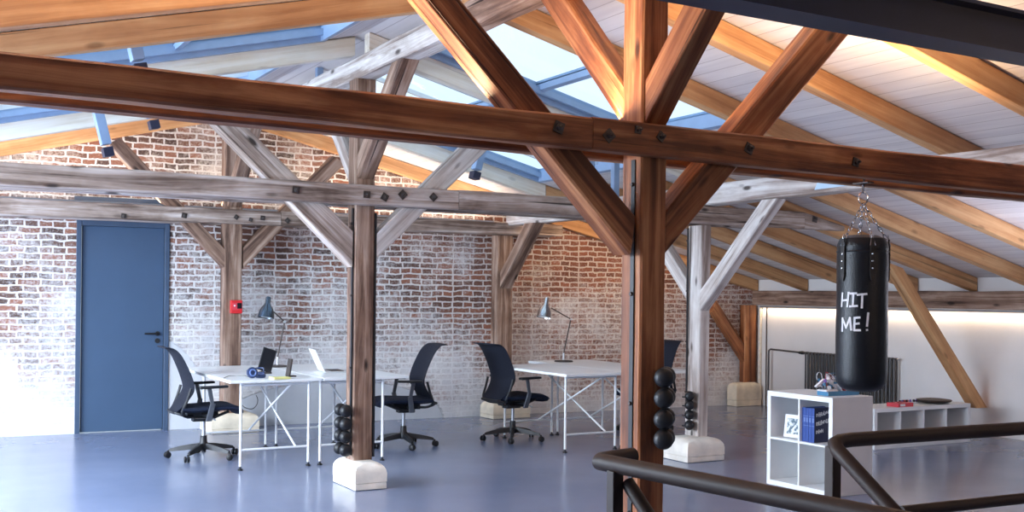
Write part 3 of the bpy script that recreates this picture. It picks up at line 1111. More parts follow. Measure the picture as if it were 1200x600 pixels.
stub(127, 181, 9.3, 0.62, True, 'blue steel bracket hanging left of the brick gable, longest one at far left')
stub(181, 149, 9.6, 0.42, True, 'blue steel bracket hanging beside the longest bracket, just left of the gable peak')
stub(556, 208, 9.6, 0.42, False, 'blue steel bracket hanging beside the pale brace right of the gable')
stub(165, 86, 7.1, 0.40, True, 'blue steel bracket above the front beam at far left under the roof window')


def steel_post(px, py_top, y, ztop, zbot, w, label):
    p = PY(px, py_top, y)
    r = tag(MB().box((0, 0, (ztop - zbot) / 2), (w, w, ztop - zbot)).build('steel_post', M['steel_blue'], bevel=0.004), label, 'post', 'slim blue steel posts')
    r.location = (p.x, y, zbot)
    return r


for (px, y, zb_, lab) in ((722, 8.345, 2.385, 'slim blue steel post standing on the grey beam, just left of the foreground post'),
                          (693, 8.345, 2.385, 'slim blue steel post on the grey beam behind the left foreground brace'),
                          (374, 9.60, 3.06, 'slim blue steel post hanging from the roof window left of the pale ridge beam'),
                          (420, 9.60, 3.06, 'slim blue steel post hanging from the roof window beside the ridge beam'),
                          (430, 9.60, 3.06, 'slim blue steel post hanging closest to the ridge beam')):
    x = PY(px, 100, y).x
    steel_post(px, 100, y, zr(x, OFF - 0.01), zb_, 0.06, lab)


# stone blocks under the posts
def stone(x0, x1, y0, y1, h, mat, label, split=True):
    r = thing('stone_base', label, 'stone block', ((x0 + x1) / 2, (y0 + y1) / 2, 0), 0, 'stone blocks under the posts')
    wx, wy = x1 - x0, y1 - y0
    lo = h * 0.27
    MB().box((0, 0, lo / 2), (wx, wy, lo - 0.006)).build('plinth', mat, r, bevel=0.006)
    bm = bmesh.new()
    bmesh.ops.create_cube(bm, size=1.0)
    for v in bm.verts:
        v.co = Vector((v.co.x * wx, v.co.y * wy, lo + (v.co.z + 0.5) * (h - lo)))
    ed = [e for e in bm.edges if all(v.co.z > h - 1e-4 for v in e.verts)]
    bmesh.ops.bevel(bm, geom=ed, offset=min(0.085, min(wx, wy) * 0.36), segments=5, profile=0.5, affect='EDGES')
    bmesh.ops.subdivide_edges(bm, edges=[e for e in bm.edges if e.calc_length() > 0.12], cuts=3, use_grid_fill=True)
    for v in bm.verts:
        if v.co.z > lo + 1e-3 and v.co.z < h - 1e-3:
            n = noise.noise(v.co * 9 + Vector((x0 * 3, 0, 0)))
            v.co += Vector((n, noise.noise(v.co * 9 + Vector((9, x0, 0))), 0)) * 0.004
    me = bpy.data.meshes.new('block')
    bm.to_mesh(me)
    bm.free()
    me.materials.append(mat)
    o = bpy.data.objects.new('block', me)
    COL.objects.link(o)
    o.parent = r
    me.polygons.foreach_set('use_smooth', [True] * len(me.polygons))
    me.set_sharp_from_angle(angle=math.radians(50))
    return r


stone(3.11, 3.375, 7.87, 8.36, SH, M['sandpale'], 'pale stone block with brown front under the post beside the left desks')
stone(6.36, 6.80, 7.87, 8.30, SH, M['sandpale'], 'white stone block under the limewashed post at the centre right')
stone(2.98, 3.50, 11.70, 12.2, SH, M['sand'], 'cream stone block at the wall behind the left desk pair')
stone(6.42, 6.95, 11.70, 12.05, SH, M['sand'], 'cream stone block at the wall behind the right desk pair')
stone(10.30, 10.76, 11.68, 11.88, 0.33, M['sand'], 'cream stone block under the corner post by the white wall')


# warm linear lamps lying on top of the beams and under the eaves beam
def led(name, loc, length, axis, direction, power, col, label, spread=170):
    r = thing(name, label, 'lamp', loc, 0 if axis == 'X' else math.pi / 2, 'slim linear lamps on the beams')
    MB().box((0, 0, 0.01), (length, 0.035, 0.02)).build('housing', M['greymetal'], r)
    o = area_light('lamp_light', (0, 0, 0), direction, *((length, 0.03) if axis == 'X' else (0.03, length)), power, col, spread)
    mw = o.matrix_world.copy()
    d = Vector(direction).normalized()
    o.matrix_world = Matrix.Translation(Vector(loc) + Vector((0, 0, 0.01)) + d * 0.03) @ mw
    return r


WARM = (1.0, 0.70, 0.42)
led('linear_lamp', (2.6, YF + 0.32, 2.372), 6.0, 'X', (0, 0.0, 1), 120, WARM, 'slim warm lamp lying on top of the foreground beam')
led('linear_lamp', (3.5, YB + 0.10, 2.436), 6.0, 'X', (0, 0.25, 1), 45, (1.0, 0.82, 0.62), 'slim warm lamp lying on top of the beam along the brick wall')
wall_lamp = led('linear_lamp', (8.1, 10.945, zr(8.1) + 0.06), 2.6, 'X', (0, 0.80, -0.6), 15, (1.0, 0.68, 0.38), 'slim warm lamp on the rafter near the right end of the brick wall')
wall_lamp.rotation_euler = (0, math.atan(PITCH), 0)
bpy.data.objects['lamp_light.002'].matrix_world = Matrix.Translation((8.1, 10.985, zr(8.1) + 0.06)) @ Matrix.Rotation(math.atan(PITCH), 4, 'Y') @ bpy.data.objects['lamp_light.002'].matrix_world.to_3x3().to_4x4()
led('linear_lamp', (10.74, 9.4, 1.40), 4.6, 'Y', (0.45, 0, -1), 11, (1.0, 0.74, 0.48), 'slim warm lamp under the eaves beam above the radiator')


# ------------------------------------------------------------------ desks
DZT = 0.78


def desk(x0, x1, y0, y1, fx0, fx1, fy0, fy1, label):
    r = thing('desk', label, 'desk', ((x0 + x1) / 2, (y0 + y1) / 2, 0), 0, 'white desks on tubular frames')
    ox, oy = (x0 + x1) / 2, (y0 + y1) / 2
    MB().box((0, 0, DZT - 0.0125), (x1 - x0 - 0.006, y1 - y0, 0.025)).build('tabletop', M['desktop'], r, bevel=0.003)
    ax, bx, ay, by = fx0 - ox, fx1 - ox, fy0 - oy, fy1 - oy
    for x in (ax, bx):
        for y in (ay, by):
            l_ = MB().tube([(x, y, 0.035), (x, y, DZT - 0.026)], 0.0125, 12).build('leg', M['whitesteel'], r, True)
            MB().lathe([(0.0, 0), (0.022, 0), (0.022, 0.012), (0.008, 0.02), (0.008, 0.04), (0, 0.04)], 14, Matrix.Translation((x, y, 0))).build('levelling_foot', M['black'], l_, True)
    for y in (ay, by):
        for z, nm in ((0.175, 'lower_rail'), (DZT - 0.05, 'upper_rail')):
            MB().tube([(ax, y, z), (bx, y, z)], 0.0105, 10).build(nm, M['whitesteel'], r, True)
    wx = bx - ax
    for (xa, xb, yA, yB, sgn) in ((ax + wx * 0.80, ax + wx * 0.80, ay, by, 1), (ax + wx * 0.72, ax + wx * 0.72, by, ay, -1)):
        MB().tube([(xa, yA, 0.185), (xa + sgn * 0.0, yA + (yB - yA) * 0.03, 0.20), (xb, yB - (yB - yA) * 0.03, DZT - 0.075), (xb, yB, DZT - 0.06)], 0.0095, 10).build('cross_strut', M['whitesteel'], r, True)
    return r


desk(2.475, 3.295, 9.13, 11.02, 2.600, 3.205, 9.235, 10.50, 'white desk at the left with headphones and black tablet on top')
desk(3.302, 4.125, 9.13, 11.02, 3.300 + 0.012, 3.910, 9.235, 10.50, 'white desk beside the second post with a white laptop on top')
desk(5.570, 6.322, 8.72, 10.24, 5.700, 6.290, 8.93, 10.13, 'white desk right of centre with a single lamp on it')
desk(6.329, 7.15, 8.72, 10.72, 6.365, 6.96, 8.93, 10.13, 'white desk mostly behind the dark foreground post')


# ------------------------------------------------------------------ office chairs
def cspline(pts, n):
    pts = [Vector(p) for p in pts]
    out = []
    P_ = [pts[0] * 2 - pts[1]] + pts + [pts[-1] * 2 - pts[-2]]
    for i in range(1, len(P_) - 2):
        for k in range(n):
            t = k / n
            a, b_, c, d = P_[i - 1], P_[i], P_[i + 1], P_[i + 2]
            out.append(0.5 * ((2 * b_) + (c - a) * t + (2 * a - 5 * b_ + 4 * c - d) * t * t + (3 * b_ - a - 3 * c + d) * t ** 3))
    out.append(pts[-1])
    return out


def sheet(mb, curve, widths, th, bow, nx=9):
    """panel swept along a curve in xz, given half widths, curved across by bow"""
    n = len(curve)
    top, bot = [], []
    for i, c in enumerate(curve):
        t = (curve[min(i + 1, n - 1)] - curve[max(i - 1, 0)]).normalized()
        nrm = Vector((-t.z, 0, t.x))
        for k in range(nx):
            u = -1 + 2 * k / (nx - 1)
            off = nrm * (bow[i] * u * u)
            edge = max(0.3, 1 - abs(u) ** 6 * 0.7)
            p = c + Vector((0, u * widths[i], 0)) + off
            top.append(p + nrm * th / 2 * edge)
            bot.append(p - nrm * th / 2 * edge)
    fs = []
    N_ = n * nx
    for i in range(n - 1):
        for k in range(nx - 1):
            a = i * nx + k
            fs.append((a, a + 1, a + nx + 1, a + nx))
            fs.append((N_ + a, N_ + a + nx, N_ + a + nx + 1, N_ + a + 1))
        for k in (0, nx - 1):
            a = i * nx + k
            fs.append((a, a + nx, N_ + a + nx, N_ + a))
    for i in (0, n - 1):
        for k in range(nx - 1):
            a = i * nx + k
            fs.append((a, N_ + a, N_ + a + 1, a + 1))
    mb.add(top + bot, fs)


def make_chair(label):
    r = thing('office_chair', label, 'office chair', (0, 0, 0), 0, 'black office chairs at the desks')
    # star base
    mb = MB()
    mb.lathe([(0.0, 0.075), (0.036, 0.075), (0.045, 0.10), (0.042, 0.135), (0.032, 0.15), (0.030, 0.205), (0, 0.205)], 20)
    for k_ in range(5):
        a_ = 2 * math.pi * k_ / 5 + 0.30
        ux, uy = math.cos(a_), math.sin(a_)
        rows = [(0.02, 0.020, 0.085, 0.138), (0.12, 0.022, 0.078, 0.126), (0.23, 0.019, 0.068, 0.106), (0.305, 0.014, 0.062, 0.086)]
        for (d0, w0, l0, h0), (d1, w1, l1, h1) in zip(rows[:-1], rows[1:]):
            def q(d, w, lo, hi):
                return [Vector((ux * d - uy * w, uy * d + ux * w, lo)), Vector((ux * d + uy * w, uy * d - ux * w, lo)),
                        Vector((ux * d + uy * w * 0.6, uy * d - ux * w * 0.6, hi)), Vector((ux * d - uy * w * 0.6, uy * d + ux * w * 0.6, hi))]
            mb.hexa(q(d0, w0, l0, h0), q(d1, w1, l1, h1))
    mb.build('star_base', M['black'], r, True)
    for k_ in range(5):
        a_ = 2 * math.pi * k_ / 5 + 0.30
        c = Vector((math.cos(a_) * 0.315, math.sin(a_) * 0.315, 0))
        mb = MB()
        for s_ in (-1, 1):
            mt = Matrix.Translation(c + Vector((0, 0, 0.0295))) @ Matrix.Rotation(a_ + 0.6, 4, 'Z') @ Matrix.Translation((0, s_ * 0.014 - 0.008, 0)) @ Matrix.Rotation(math.pi / 2, 4, 'X')
            mb.lathe([(0, -0.008), (0.024, -0.008), (0.029, -0.004), (0.029, 0.008), (0.024, 0.012), (0, 0.012)], 16, mt)
        mb.tube([c + Vector((0, 0, 0.035)), c + Vector((0, 0, 0.072))], 0.009, 8)
        mb.build('caster', M['rubber'], r, True)
    MB().tube([(0, 0, 0.15), (0, 0, 0.40)], 0.017, 14).build('gas_lift', M['greymetal'], r, True)
    # mechanism
    mb = MB()
    mb.hexa([(-0.16, -0.05, 0.37), (-0.16, 0.05, 0.37), (-0.16, 0.05, 0.425), (-0.16, -0.05, 0.425)],
            [(0.12, -0.06, 0.385), (0.12, 0.06, 0.385), (0.12, 0.06, 0.43), (0.12, -0.06, 0.43)])
    mb.box((-0.02, 0, 0.365), (0.17, 0.10, 0.05))
    for s_ in (-1, 1):
        mb.tube([(-0.09, s_ * 0.06, 0.37), (0.05, s_ * 0.10, 0.37), (0.20, s_ * 0.13, 0.435)], 0.014, 8)
        mb.tube([(-0.02, s_ * 0.07, 0.40), (0.0, s_ * 0.24, 0.41)], 0.016, 8)
    mb.build('tilt_mechanism', M['black'], r, True, bevel=0.004)
    MB().tube([(0.02, -0.10, 0.40), (0.03, -0.24, 0.385), (0.04, -0.29, 0.375)], 0.007, 8).build('height_lever', M['greymetal'], r, True)
    # seat cushion
    mb = MB()
    cv = cspline([(-0.235, 0, 0.462), (-0.12, 0, 0.455), (0.05, 0, 0.462), (0.20, 0, 0.466), (0.275, 0, 0.445), (0.295, 0, 0.415)], 5)
    n = len(cv)
    sheet(mb, cv, [0.235 + 0.012 * math.sin(math.pi * i / (n - 1)) - (0.03 if i > n - 4 else 0) for i in range(n)], 0.058, [0.012] * n)
    mb.build('seat', M['seat'], r, True)
    # backrest
    mb = MB()
    cv = cspline([(-0.292, 0, 0.435), (-0.262, 0, 0.495), (-0.205, 0, 0.585), (-0.178, 0, 0.655), (-0.196, 0, 0.74), (-0.232, 0, 0.84), (-0.278, 0, 0.945), (-0.325, 0, 1.005), (-0.385, 0, 1.025)], 5)
    n = len(cv)
    ws = []
    for i in range(n):
        t = i / (n - 1)
        ws.append(0.150 + 0.080 * math.sin(math.pi / 2 * min(1, t * 1.9)) - 0.02 * max(0, t - 0.8) * 5)
    sheet(mb, cv, ws, 0.016, [-0.045 * math.sin(math.pi * (i / (n - 1)) ** 0.8) for i in range(n)], 11)
    mb.build('backrest', M['mesh'], r, True)
    # back frame: two side spines curving down and forward to the mechanism
    mb = MB()
    for s_ in (-1, 1):
        mb.tube(cspline([(-0.165, s_ * 0.232, 0.66), (-0.195, s_ * 0.228, 0.56), (-0.235, s_ * 0.21, 0.45), (-0.20, s_ * 0.16, 0.405), (-0.12, s_ * 0.08, 0.395)], 5), 0.013, 8)
        mb.tube([(-0.288, s_ * 0.15, 0.44), (-0.245, s_ * 0.19, 0.425), (-0.215, s_ * 0.19, 0.415)], 0.012, 8)
    mb.tube([(-0.290, -0.155, 0.438), (-0.297, 0, 0.436), (-0.290, 0.155, 0.438)], 0.014, 8)
    mb.build('back_frame', M['black'], r, True)
    for s_ in (-1, 1):
        mb = MB()
        mb.hexa([(-0.035, s_ * 0.235 - 0.012, 0.36), (0.02, s_ * 0.235 - 0.012, 0.36), (0.02, s_ * 0.235 + 0.012, 0.36), (-0.035, s_ * 0.235 + 0.012, 0.36)],
                [(0.00, s_ * 0.265 - 0.011, 0.52), (0.045, s_ * 0.265 - 0.011, 0.52), (0.045, s_ * 0.265 + 0.011, 0.52), (0.00, s_ * 0.265 + 0.011, 0.52)])
        mb.hexa([(0.00, s_ * 0.265 - 0.008, 0.52), (0.035, s_ * 0.265 - 0.008, 0.52), (0.035, s_ * 0.265 + 0.008, 0.52), (0.00, s_ * 0.265 + 0.008, 0.52)],
                [(-0.03, s_ * 0.268 - 0.008, 0.655), (0.01, s_ * 0.268 - 0.008, 0.655), (0.01, s_ * 0.268 + 0.008, 0.655), (-0.03, s_ * 0.268 + 0.008, 0.655)])
        a_ = mb.build('armrest', M['darkmetal'], r, bevel=0.004)
        MB().hexa([(-0.10, s_ * 0.268 - 0.040, 0.655), (-0.10, s_ * 0.268 + 0.040, 0.655), (-0.10, s_ * 0.268 + 0.036, 0.680), (-0.10, s_ * 0.268 - 0.036, 0.680)],
                  [(0.155, s_ * 0.268 - 0.034, 0.662), (0.155, s_ * 0.268 + 0.034, 0.662), (0.155, s_ * 0.268 + 0.030, 0.684), (0.155, s_ * 0.268 - 0.030, 0.684)]).build('arm_pad', M['black'], a_, bevel=0.010, seg=3)
    return r


ch = make_chair('black office chair in front of the blue door, at the left end of the desks')
ch.location = (2.50, 10.10, 0)
ch.rotation_euler = (0, 0, -0.03)
copy_thing(ch, (4.47, 10.02, 0), math.pi - 0.10, 'black office chair right of the second post, facing left')
copy_thing(ch, (5.70, 9.96, 0), 0.10, 'black office chair at the desk with the silver lamp, facing right')
copy_thing(ch, (7.45, 9.95, 0), math.pi + 0.25, 'black office chair half hidden between the foreground post and the limewashed post')


# ------------------------------------------------------------------ desk lamps
def desk_lamp(base, joint, tip, neck, mouth, label, met):
    """points in world space"""
    r = thing('desk_lamp', label, 'lamp', base, 0, 'jointed desk lamps with bell shades')
    L = lambda p: Vector(p) - Vector(base)
    MB().lathe([(0, 0), (0.105, 0), (0.108, 0.006), (0.10, 0.016), (0.03, 0.022), (0, 0.022)], 32).build('base', M['iron'], r, True)
    MB().tube([(0, 0, 0.015), (0, 0, 0.10)], 0.012, 12).build('socket', M['alu'], r, True)
    MB().tube([(0, 0, 0.10), L(joint)], 0.0075, 10).build('lower_arm', M['iron'], r, True)
    MB().lathe([(0, -0.014), (0.014, -0.012), (0.014, 0.012), (0, 0.014)], 14, Matrix.Translation(L(joint)) @ Matrix.Rotation(math.pi / 2, 4, 'X')).build('joint', M['alu'], r, True)
    MB().tube([L(joint), L(tip)], 0.0065, 10).build('upper_arm', M['iron'], r, True)
    ax = (Vector(mouth) - Vector(neck))
    ln = ax.length
    q = Vector((0, 0, -1)).rotation_difference(ax.normalized()).to_matrix().to_4x4()
    mt = Matrix.Translation(L(neck)) @ q
    prof = [(0.0, 0.0), (0.020, -0.002), (0.026, -0.012), (0.026, -0.30 * ln), (0.036, -0.40 * ln), (0.060, -0.55 * ln), (0.074, -0.72 * ln), (0.083, -1.0 * ln),
            (0.079, -1.0 * ln), (0.070, -0.74 * ln), (0.055, -0.58 * ln), (0.0, -0.45 * ln)]
    s_ = MB().lathe(prof, 28, mt).build('lamp_shade', met, r, True)
    MB().lathe([(0.0, -0.62 * ln), (0.050, -0.62 * ln), (0.0755, -0.94 * ln), (0.0745, -0.95 * ln), (0.047, -0.64 * ln), (0.0, -0.64 * ln)], 24, mt).build('white_lining', M['white'], s_, True)
    return r


b1 = PZ(325, 430, DZT)
yl = b1.y
desk_lamp(b1, PY(333.5, 377, yl), PY(317, 362, yl - 0.02), PY(314.8, 347.5, yl - 0.03), PY(311.5, 372.5, yl - 0.05),
          'jointed lamp with dark bell shade on the left desk pair', M['shade'])
b2 = PZ(660.5, 424, DZT)
yl = b2.y
desk_lamp(b2, PY(669, 374, yl), PY(646, 361, yl - 0.02), PY(641, 348.5, yl - 0.03), PY(637, 372, yl - 0.05),
          'jointed lamp with silver bell shade on the right desk pair', M['chrome'])

# ------------------------------------------------------------------ things on the left desks
# tablet propped up on a stand
p = PZ(309, 438, DZT)
r = thing('tablet', 'black tablet standing upright on a stand beside the headphones', 'tablet', (p.x, p.y, DZT), 0.25)
mt = Matrix.Translation((0.03, 0, 0.105)) @ Matrix.Rotation(0.30, 4, 'Y')
MB().box((0, 0, 0), (0.145, 0.010, 0.215), mt.to_3x3()).build('body', M['black'], r, bevel=0.003).location = (0.035, 0, 0.125)
MB().box((0, 0, 0), (0.128, 0.002, 0.195), mt.to_3x3()).build('screen', M['screen'], r).location = (0.035, -0.006, 0.125)
MB().tube([(0.0, 0.0, 0.03), (0.02, 0.09, 0.004), (-0.03, 0.09, 0.004), (0.0, 0.0, 0.03)], 0.005, 8).build('stand', M['iron'], r, True)
MB().box((0.0, -0.01, 0.008), (0.13, 0.05, 0.016)).build('stand_lip', M['iron'], r, bevel=0.003)

# headphones lying with one cup upright
p = PZ(296, 443.5, DZT)
r = thing('headphones', 'navy headphones lying on the left desk', 'headphones', (p.x, p.y, DZT), 0.15)
for (dx, dy, tilt_) in ((-0.005, 0.0, 1.45), (0.095, 0.05, 0.25)):
    mt = Matrix.Translation((dx, dy, 0.050 if tilt_ > 1 else 0.020)) @ Matrix.Rotation(tilt_, 4, 'X')
    c_ = MB().lathe([(0, -0.018), (0.040, -0.018), (0.048, -0.008), (0.048, 0.010), (0.038, 0.018), (0.0, 0.018)], 28, mt).build('ear_cup', M['headset'], r, True)
    MB().lathe([(0.018, 0.016), (0.024, 0.022), (0.030, 0.022), (0.036, 0.016)], 24, mt).build('trim_ring', M['paperblue'], c_, True)
arc = [Vector((0.0, 0.02, 0.085))] + [Vector((0.05 + 0.075 * math.cos(a_), 0.05 + 0.05 * math.sin(a_), 0.055 + 0.03 * math.cos(a_ * 0.5))) for a_ in [math.pi * k_ / 8 for k_ in range(8, -1, -1)]] + [Vector((0.13, 0.05, 0.02))]
MB().tube(arc, 0.007, 8).build('headband', M['headset'], r, True)
tag(MB().tube([PZ(262, 443, DZT + 0.003), PZ(268, 440.5, DZT + 0.003), PZ(287, 440, DZT + 0.003), PZ(292, 442, DZT + 0.004)], 0.0022, 6).build('cable', M['iron'], None, True),
    'thin cable lying beside the headphones at the edge of the left desk', 'cable')

p = PZ(328, 444, DZT)
r = thing('sticky_note_pad', 'yellow note pad lying on the left desk', 'note pad', (p.x, p.y, DZT), 0.1)
MB().box((0, 0, 0.008), (0.155, 0.12, 0.016)).build('pad', M['yellow'], r, bevel=0.001)

p = PZ(341, 441.5, DZT)
r = thing('phone_stand', 'small black phone stand beside the yellow pad', 'phone stand', (p.x, p.y, DZT), 0.1)
MB().box((0, 0, 0.006), (0.075, 0.07, 0.012)).build('foot', M['iron'], r, bevel=0.003)
MB().box((0, 0, 0), (0.018, 0.075, 0.155), Matrix.Rotation(0.16, 3, 'Y')).build('plate', M['iron'], r, bevel=0.003).location = (-0.018, 0.0, 0.085)

p = PZ(386, 436, DZT)
r = thing('laptop', 'open white laptop on the desk left of the second post', 'laptop', (p.x, p.y, DZT), -0.15)
MB().box((0.04, 0, 0.009), (0.23, 0.32, 0.016)).build('keyboard_base', M['alu'], r, bevel=0.004)
MB().box((0.05, 0, 0.0185), (0.12, 0.28, 0.003)).build('keys', M['iron'], r)
MB().box((0, 0, 0), (0.008, 0.32, 0.22), Matrix.Rotation(-0.42, 3, 'Y')).build('lid', M['white'], r, bevel=0.003).location = (-0.122, 0, 0.118)

tag(MB().tube(cspline([PY(300, 463, 10.3), PY(302, 468, 10.3), PY(301, 474, 10.3), PY(296, 479, 10.3), PY(288, 478, 10.3), PY(283, 474, 10.3)], 5), 0.0035, 6).build('cable', M['iron'], None, True),
    'black cable looping down below the left desk', 'cable')

# small red alarm call box on the wall post
p = PY(277, 359.5, yc3 - 0.03)
r = thing('alarm_box', 'small red alarm call box on the post behind the left desks', 'alarm box', (p.x, yc3 + 0.004, p.z))
MB().box((0, -0.025, 0), (0.125, 0.05, 0.145)).build('housing', M['red'], r, bevel=0.006)
MB().box((-0.012, -0.052, 0.005), (0.07, 0.006, 0.075)).build('label_plate', M['redpaper'], r, bevel=0.002)
MB().box((0.028, -0.053, 0.010), (0.05, 0.008, 0.06)).build('dark_window', M['screen'], r, bevel=0.002)
MB().lathe([(0, 0), (0.010, 0), (0.008, 0.006), (0, 0.006)], 14, Matrix.Translation((-0.025, -0.054, 0.012)) @ Matrix.Rotation(math.pi / 2, 4, 'X')).build('button', M['white'], r, True)

# ------------------------------------------------------------------ dumbbells on the posts
def dumbbell_head(rad, half, sg):
    mt = Matrix.Translation((0, sg * half, 0)) @ Matrix.Rotation(math.pi / 2, 4, 'X')
    return MB().lathe([(0, -rad * 0.78), (rad * 0.50, -rad * 0.76), (rad * 0.85, -rad * 0.50), (rad, -rad * 0.1), (rad, rad * 0.1), (rad * 0.85, rad * 0.50), (rad * 0.5, rad * 0.76), (0, rad * 0.78)], 20, mt)


def dumbbell_set(x, y, zs, rad, half, rz, labels):
    first = None
    for z, lab in zip(zs, labels):
        if first is None:
            r = thing('dumbbell', lab, 'dumbbell', (x, y, z), rz, 'black dumbbells racked on the posts')
            for sg in (-1, 1):
                dumbbell_head(rad, half, sg).build('weight', M['rubber'], r, True)
            MB().tube([(0, -half + rad * 0.6, 0), (0, half - rad * 0.6, 0)], rad * 0.32, 10).build('grip', M['chrome'], r, True)
            first = r
        else:
            copy_thing(first, (x, y, z), rz, lab)


def rack(x, y, z0, z1, zs, w, d, side, label):
    """black rail screwed on the post with a cradle for each dumbbell"""
    r = thing('dumbbell_rack', label, 'rack', (x, y, 0))
    MB().box((side * w / 2, 0, (z0 + z1) / 2), (w, d, z1 - z0)).build('rail', M['black'], r)
    for zb_ in [z0 + 0.12 + i * (z1 - z0 - 0.24) / 3 for i in range(4)]:
        MB().lathe([(0, 0), (0.011, 0), (0.009, 0.010), (0, 0.010)], 10, Matrix.Translation((side * w, 0, zb_)) @ Matrix.Rotation(side * math.pi / 2, 4, 'Y')).build('bolt', M['iron'], r, True)
    for z in zs:
        MB().box((side * (w + 0.012), 0, z - 0.022), (0.03, 0.05, 0.012)).build('cradle', M['black'], r)
    return r


zsA = [PY(414, y_, 8.0).z for y_ in (482, 497.5, 512.5, 528)]
dumbbell_set(3.158 - 0.064, 8.10, zsA, 0.051, 0.062, 0.0,
             ['%s dumbbell on the post beside the left desks' % w_ for w_ in ('topmost', 'second', 'third', 'lowest')])
rack(3.158, 8.085, 0.25, 2.20, zsA, 0.012, 0.03, -1, 'black dumbbell rail on the left side of the post beside the left desks')
tag(MB().box((3.336, 8.075, 1.20), (0.016, 0.04, 1.94)).build('steel_flat_bar', M['black']), 'black flat bar on the right side of the post beside the left desks', 'bar')  # thin black strip up the right face of the post
zsB = [PY(810, y_, 8.1).z for y_ in (464, 474.5, 486, 498)]
dumbbell_set(6.628 - 0.068, 8.10, zsB, 0.045, 0.030, -0.68,
             ['%s dumbbell on the limewashed post' % w_ for w_ in ('topmost', 'second', 'third', 'lowest')])
rack(6.626, 8.225, 0.50, 2.19, zsB, 0.008, 0.018, -1, 'thin black dumbbell rail on the left side of the limewashed post')
zsF = [PY(768, y_, 4.18).z for y_ in (442, 466, 490.5, 514)]
dumbbell_set(3.225, 4.168, zsF, 0.048, 0.050, -0.75,
             ['%s dumbbell on the dark foreground post' % w_ for w_ in ('topmost', 'second', 'third', 'lowest')])
rack(3.135, 4.315, 0.35, 2.19, [], 0.006, 0.03, -1, 'black rail on the left side of the foreground post')

# ------------------------------------------------------------------ punching bag
BX, BY, BR = 4.735, 4.335, 0.140
zb, zt_ = 1.005, 1.865
r = thing('punching_bag', 'black punching bag with white hand-painted words, hanging on chains', 'punching bag', (BX, BY, zb))
H = zt_ - zb
prof = [(0, 0.0), (BR * 0.55, 0.004), (BR * 0.82, 0.022), (BR * 0.95, 0.05), (BR, 0.095), (BR * 1.01, 0.3), (BR * 0.99, 0.55), (BR, H - 0.10), (BR * 0.985, H - 0.065), (BR * 1.0, H - 0.06), (BR * 0.97, H - 0.03), (BR * 0.88, H + 0.0), (BR * 0.55, H + 0.018), (0, H + 0.022)]
MB().lathe(prof, 48).build('body', M['leather'], r, True)
MB().tube([(BR * 1.0 * math.cos(a_), BR * 1.0 * math.sin(a_), H - 0.075) for a_ in [2 * math.pi * k_ / 48 for k_ in range(48)]], 0.004, 6, True).build('top_seam', M['leather'], r, True)
# towards the camera
phi0 = math.atan2(-BY, -BX)


def on_bag(u, z, lift=0.0):
    a_ = phi0 + u
    return Vector(((BR + lift) * 1.01 * math.cos(a_), (BR + lift) * 1.01 * math.sin(a_), z))


apex = Vector((0, 0, 2.062 - zb))
for u in (-0.78, 0.36, 1.85, 3.3):
    st = MB()
    q0 = [on_bag(u - 0.085, H - 0.055, 0.003), on_bag(u + 0.085, H - 0.055, 0.003), on_bag(u + 0.085, H - 0.055, 0.010), on_bag(u - 0.085, H - 0.055, 0.010)]
    q1 = [on_bag(u - 0.085, H - 0.21, 0.001), on_bag(u + 0.085, H - 0.21, 0.001), on_bag(u + 0.085, H - 0.21, 0.008), on_bag(u - 0.085, H - 0.21, 0.008)]
    q2 = [on_bag(u - 0.02, H - 0.24, 0.001), on_bag(u + 0.02, H - 0.24, 0.001), on_bag(u + 0.02, H - 0.24, 0.008), on_bag(u - 0.02, H - 0.24, 0.008)]
    qt = [on_bag(u - 0.05, H - 0.005, 0.001), on_bag(u + 0.05, H - 0.005, 0.001), on_bag(u + 0.05, H - 0.005, 0.008), on_bag(u - 0.05, H - 0.005, 0.008)]
    st.hexa(qt, q0).hexa(q0, q1).hexa(q1, q2)
    s_ = st.build('strap', M['strap'], r)
    for k_ in range(3):
        c_ = on_bag(u, H - 0.09 - 0.04 * k_, 0.010)
        MB().lathe([(0, 0), (0.006, 0), (0.004, 0.004), (0, 0.004)], 10, Matrix.Translation(c_) @ Vector((0, 0, 1)).rotation_difference(Vector((c_.x, c_.y, 0)).normalized()).to_matrix().to_4x4()).build('rivet', M['chrome'], s_, True)
    # chain of interlocking links
    a0 = on_bag(u, H + 0.0, -0.01)
    cm = MB()
    nl = 9
    ax_ = (apex - a0)
    ll = ax_.length / nl
    xdir = ax_.normalized()
    s1 = xdir.cross(Vector((0, 0, 1))).normalized()
    s2 = xdir.cross(s1)
    for k_ in range(nl):
        c_ = a0 + ax_ * ((k_ + 0.5) / nl)
        sd = s1 if k_ % 2 else s2
        lp = []
        for j in range(12):
            t_ = 2 * math.pi * j / 12
            lp.append(c_ + xdir * (math.cos(t_) * ll * 0.66) + sd * (math.sin(t_) * 0.0085))
        cm.tube(lp, 0.0023, 6, True)
    cm.build('chain', M['chrome'], r, True)
    tri = [on_bag(u - 0.10, H - 0.045, 0.010), on_bag(u, H + 0.02, 0.0), on_bag(u + 0.10, H - 0.045, 0.010)]
    MB().tube(tri, 0.0025, 6, True).build('strap_ring', M['chrome'], s_, True)
MB().tube([apex + Vector((0.026 * math.cos(t_) * _R.x, 0.026 * math.cos(t_) * _R.y, 0.030 + 0.034 * math.sin(t_))) for t_ in [2 * math.pi * k_ / 18 for k_ in range(18)]], 0.0042, 8, True).build('ring', M['chrome'], r, True)
MB().tube([apex + Vector((0.013 * math.cos(t_) * _D.x, 0.013 * math.cos(t_) * _D.y, 0.085 + 0.026 * math.sin(t_))) for t_ in [2 * math.pi * k_ / 16 for k_ in range(16)]], 0.0035, 8, True).build('shackle', M['chrome'], r, True)
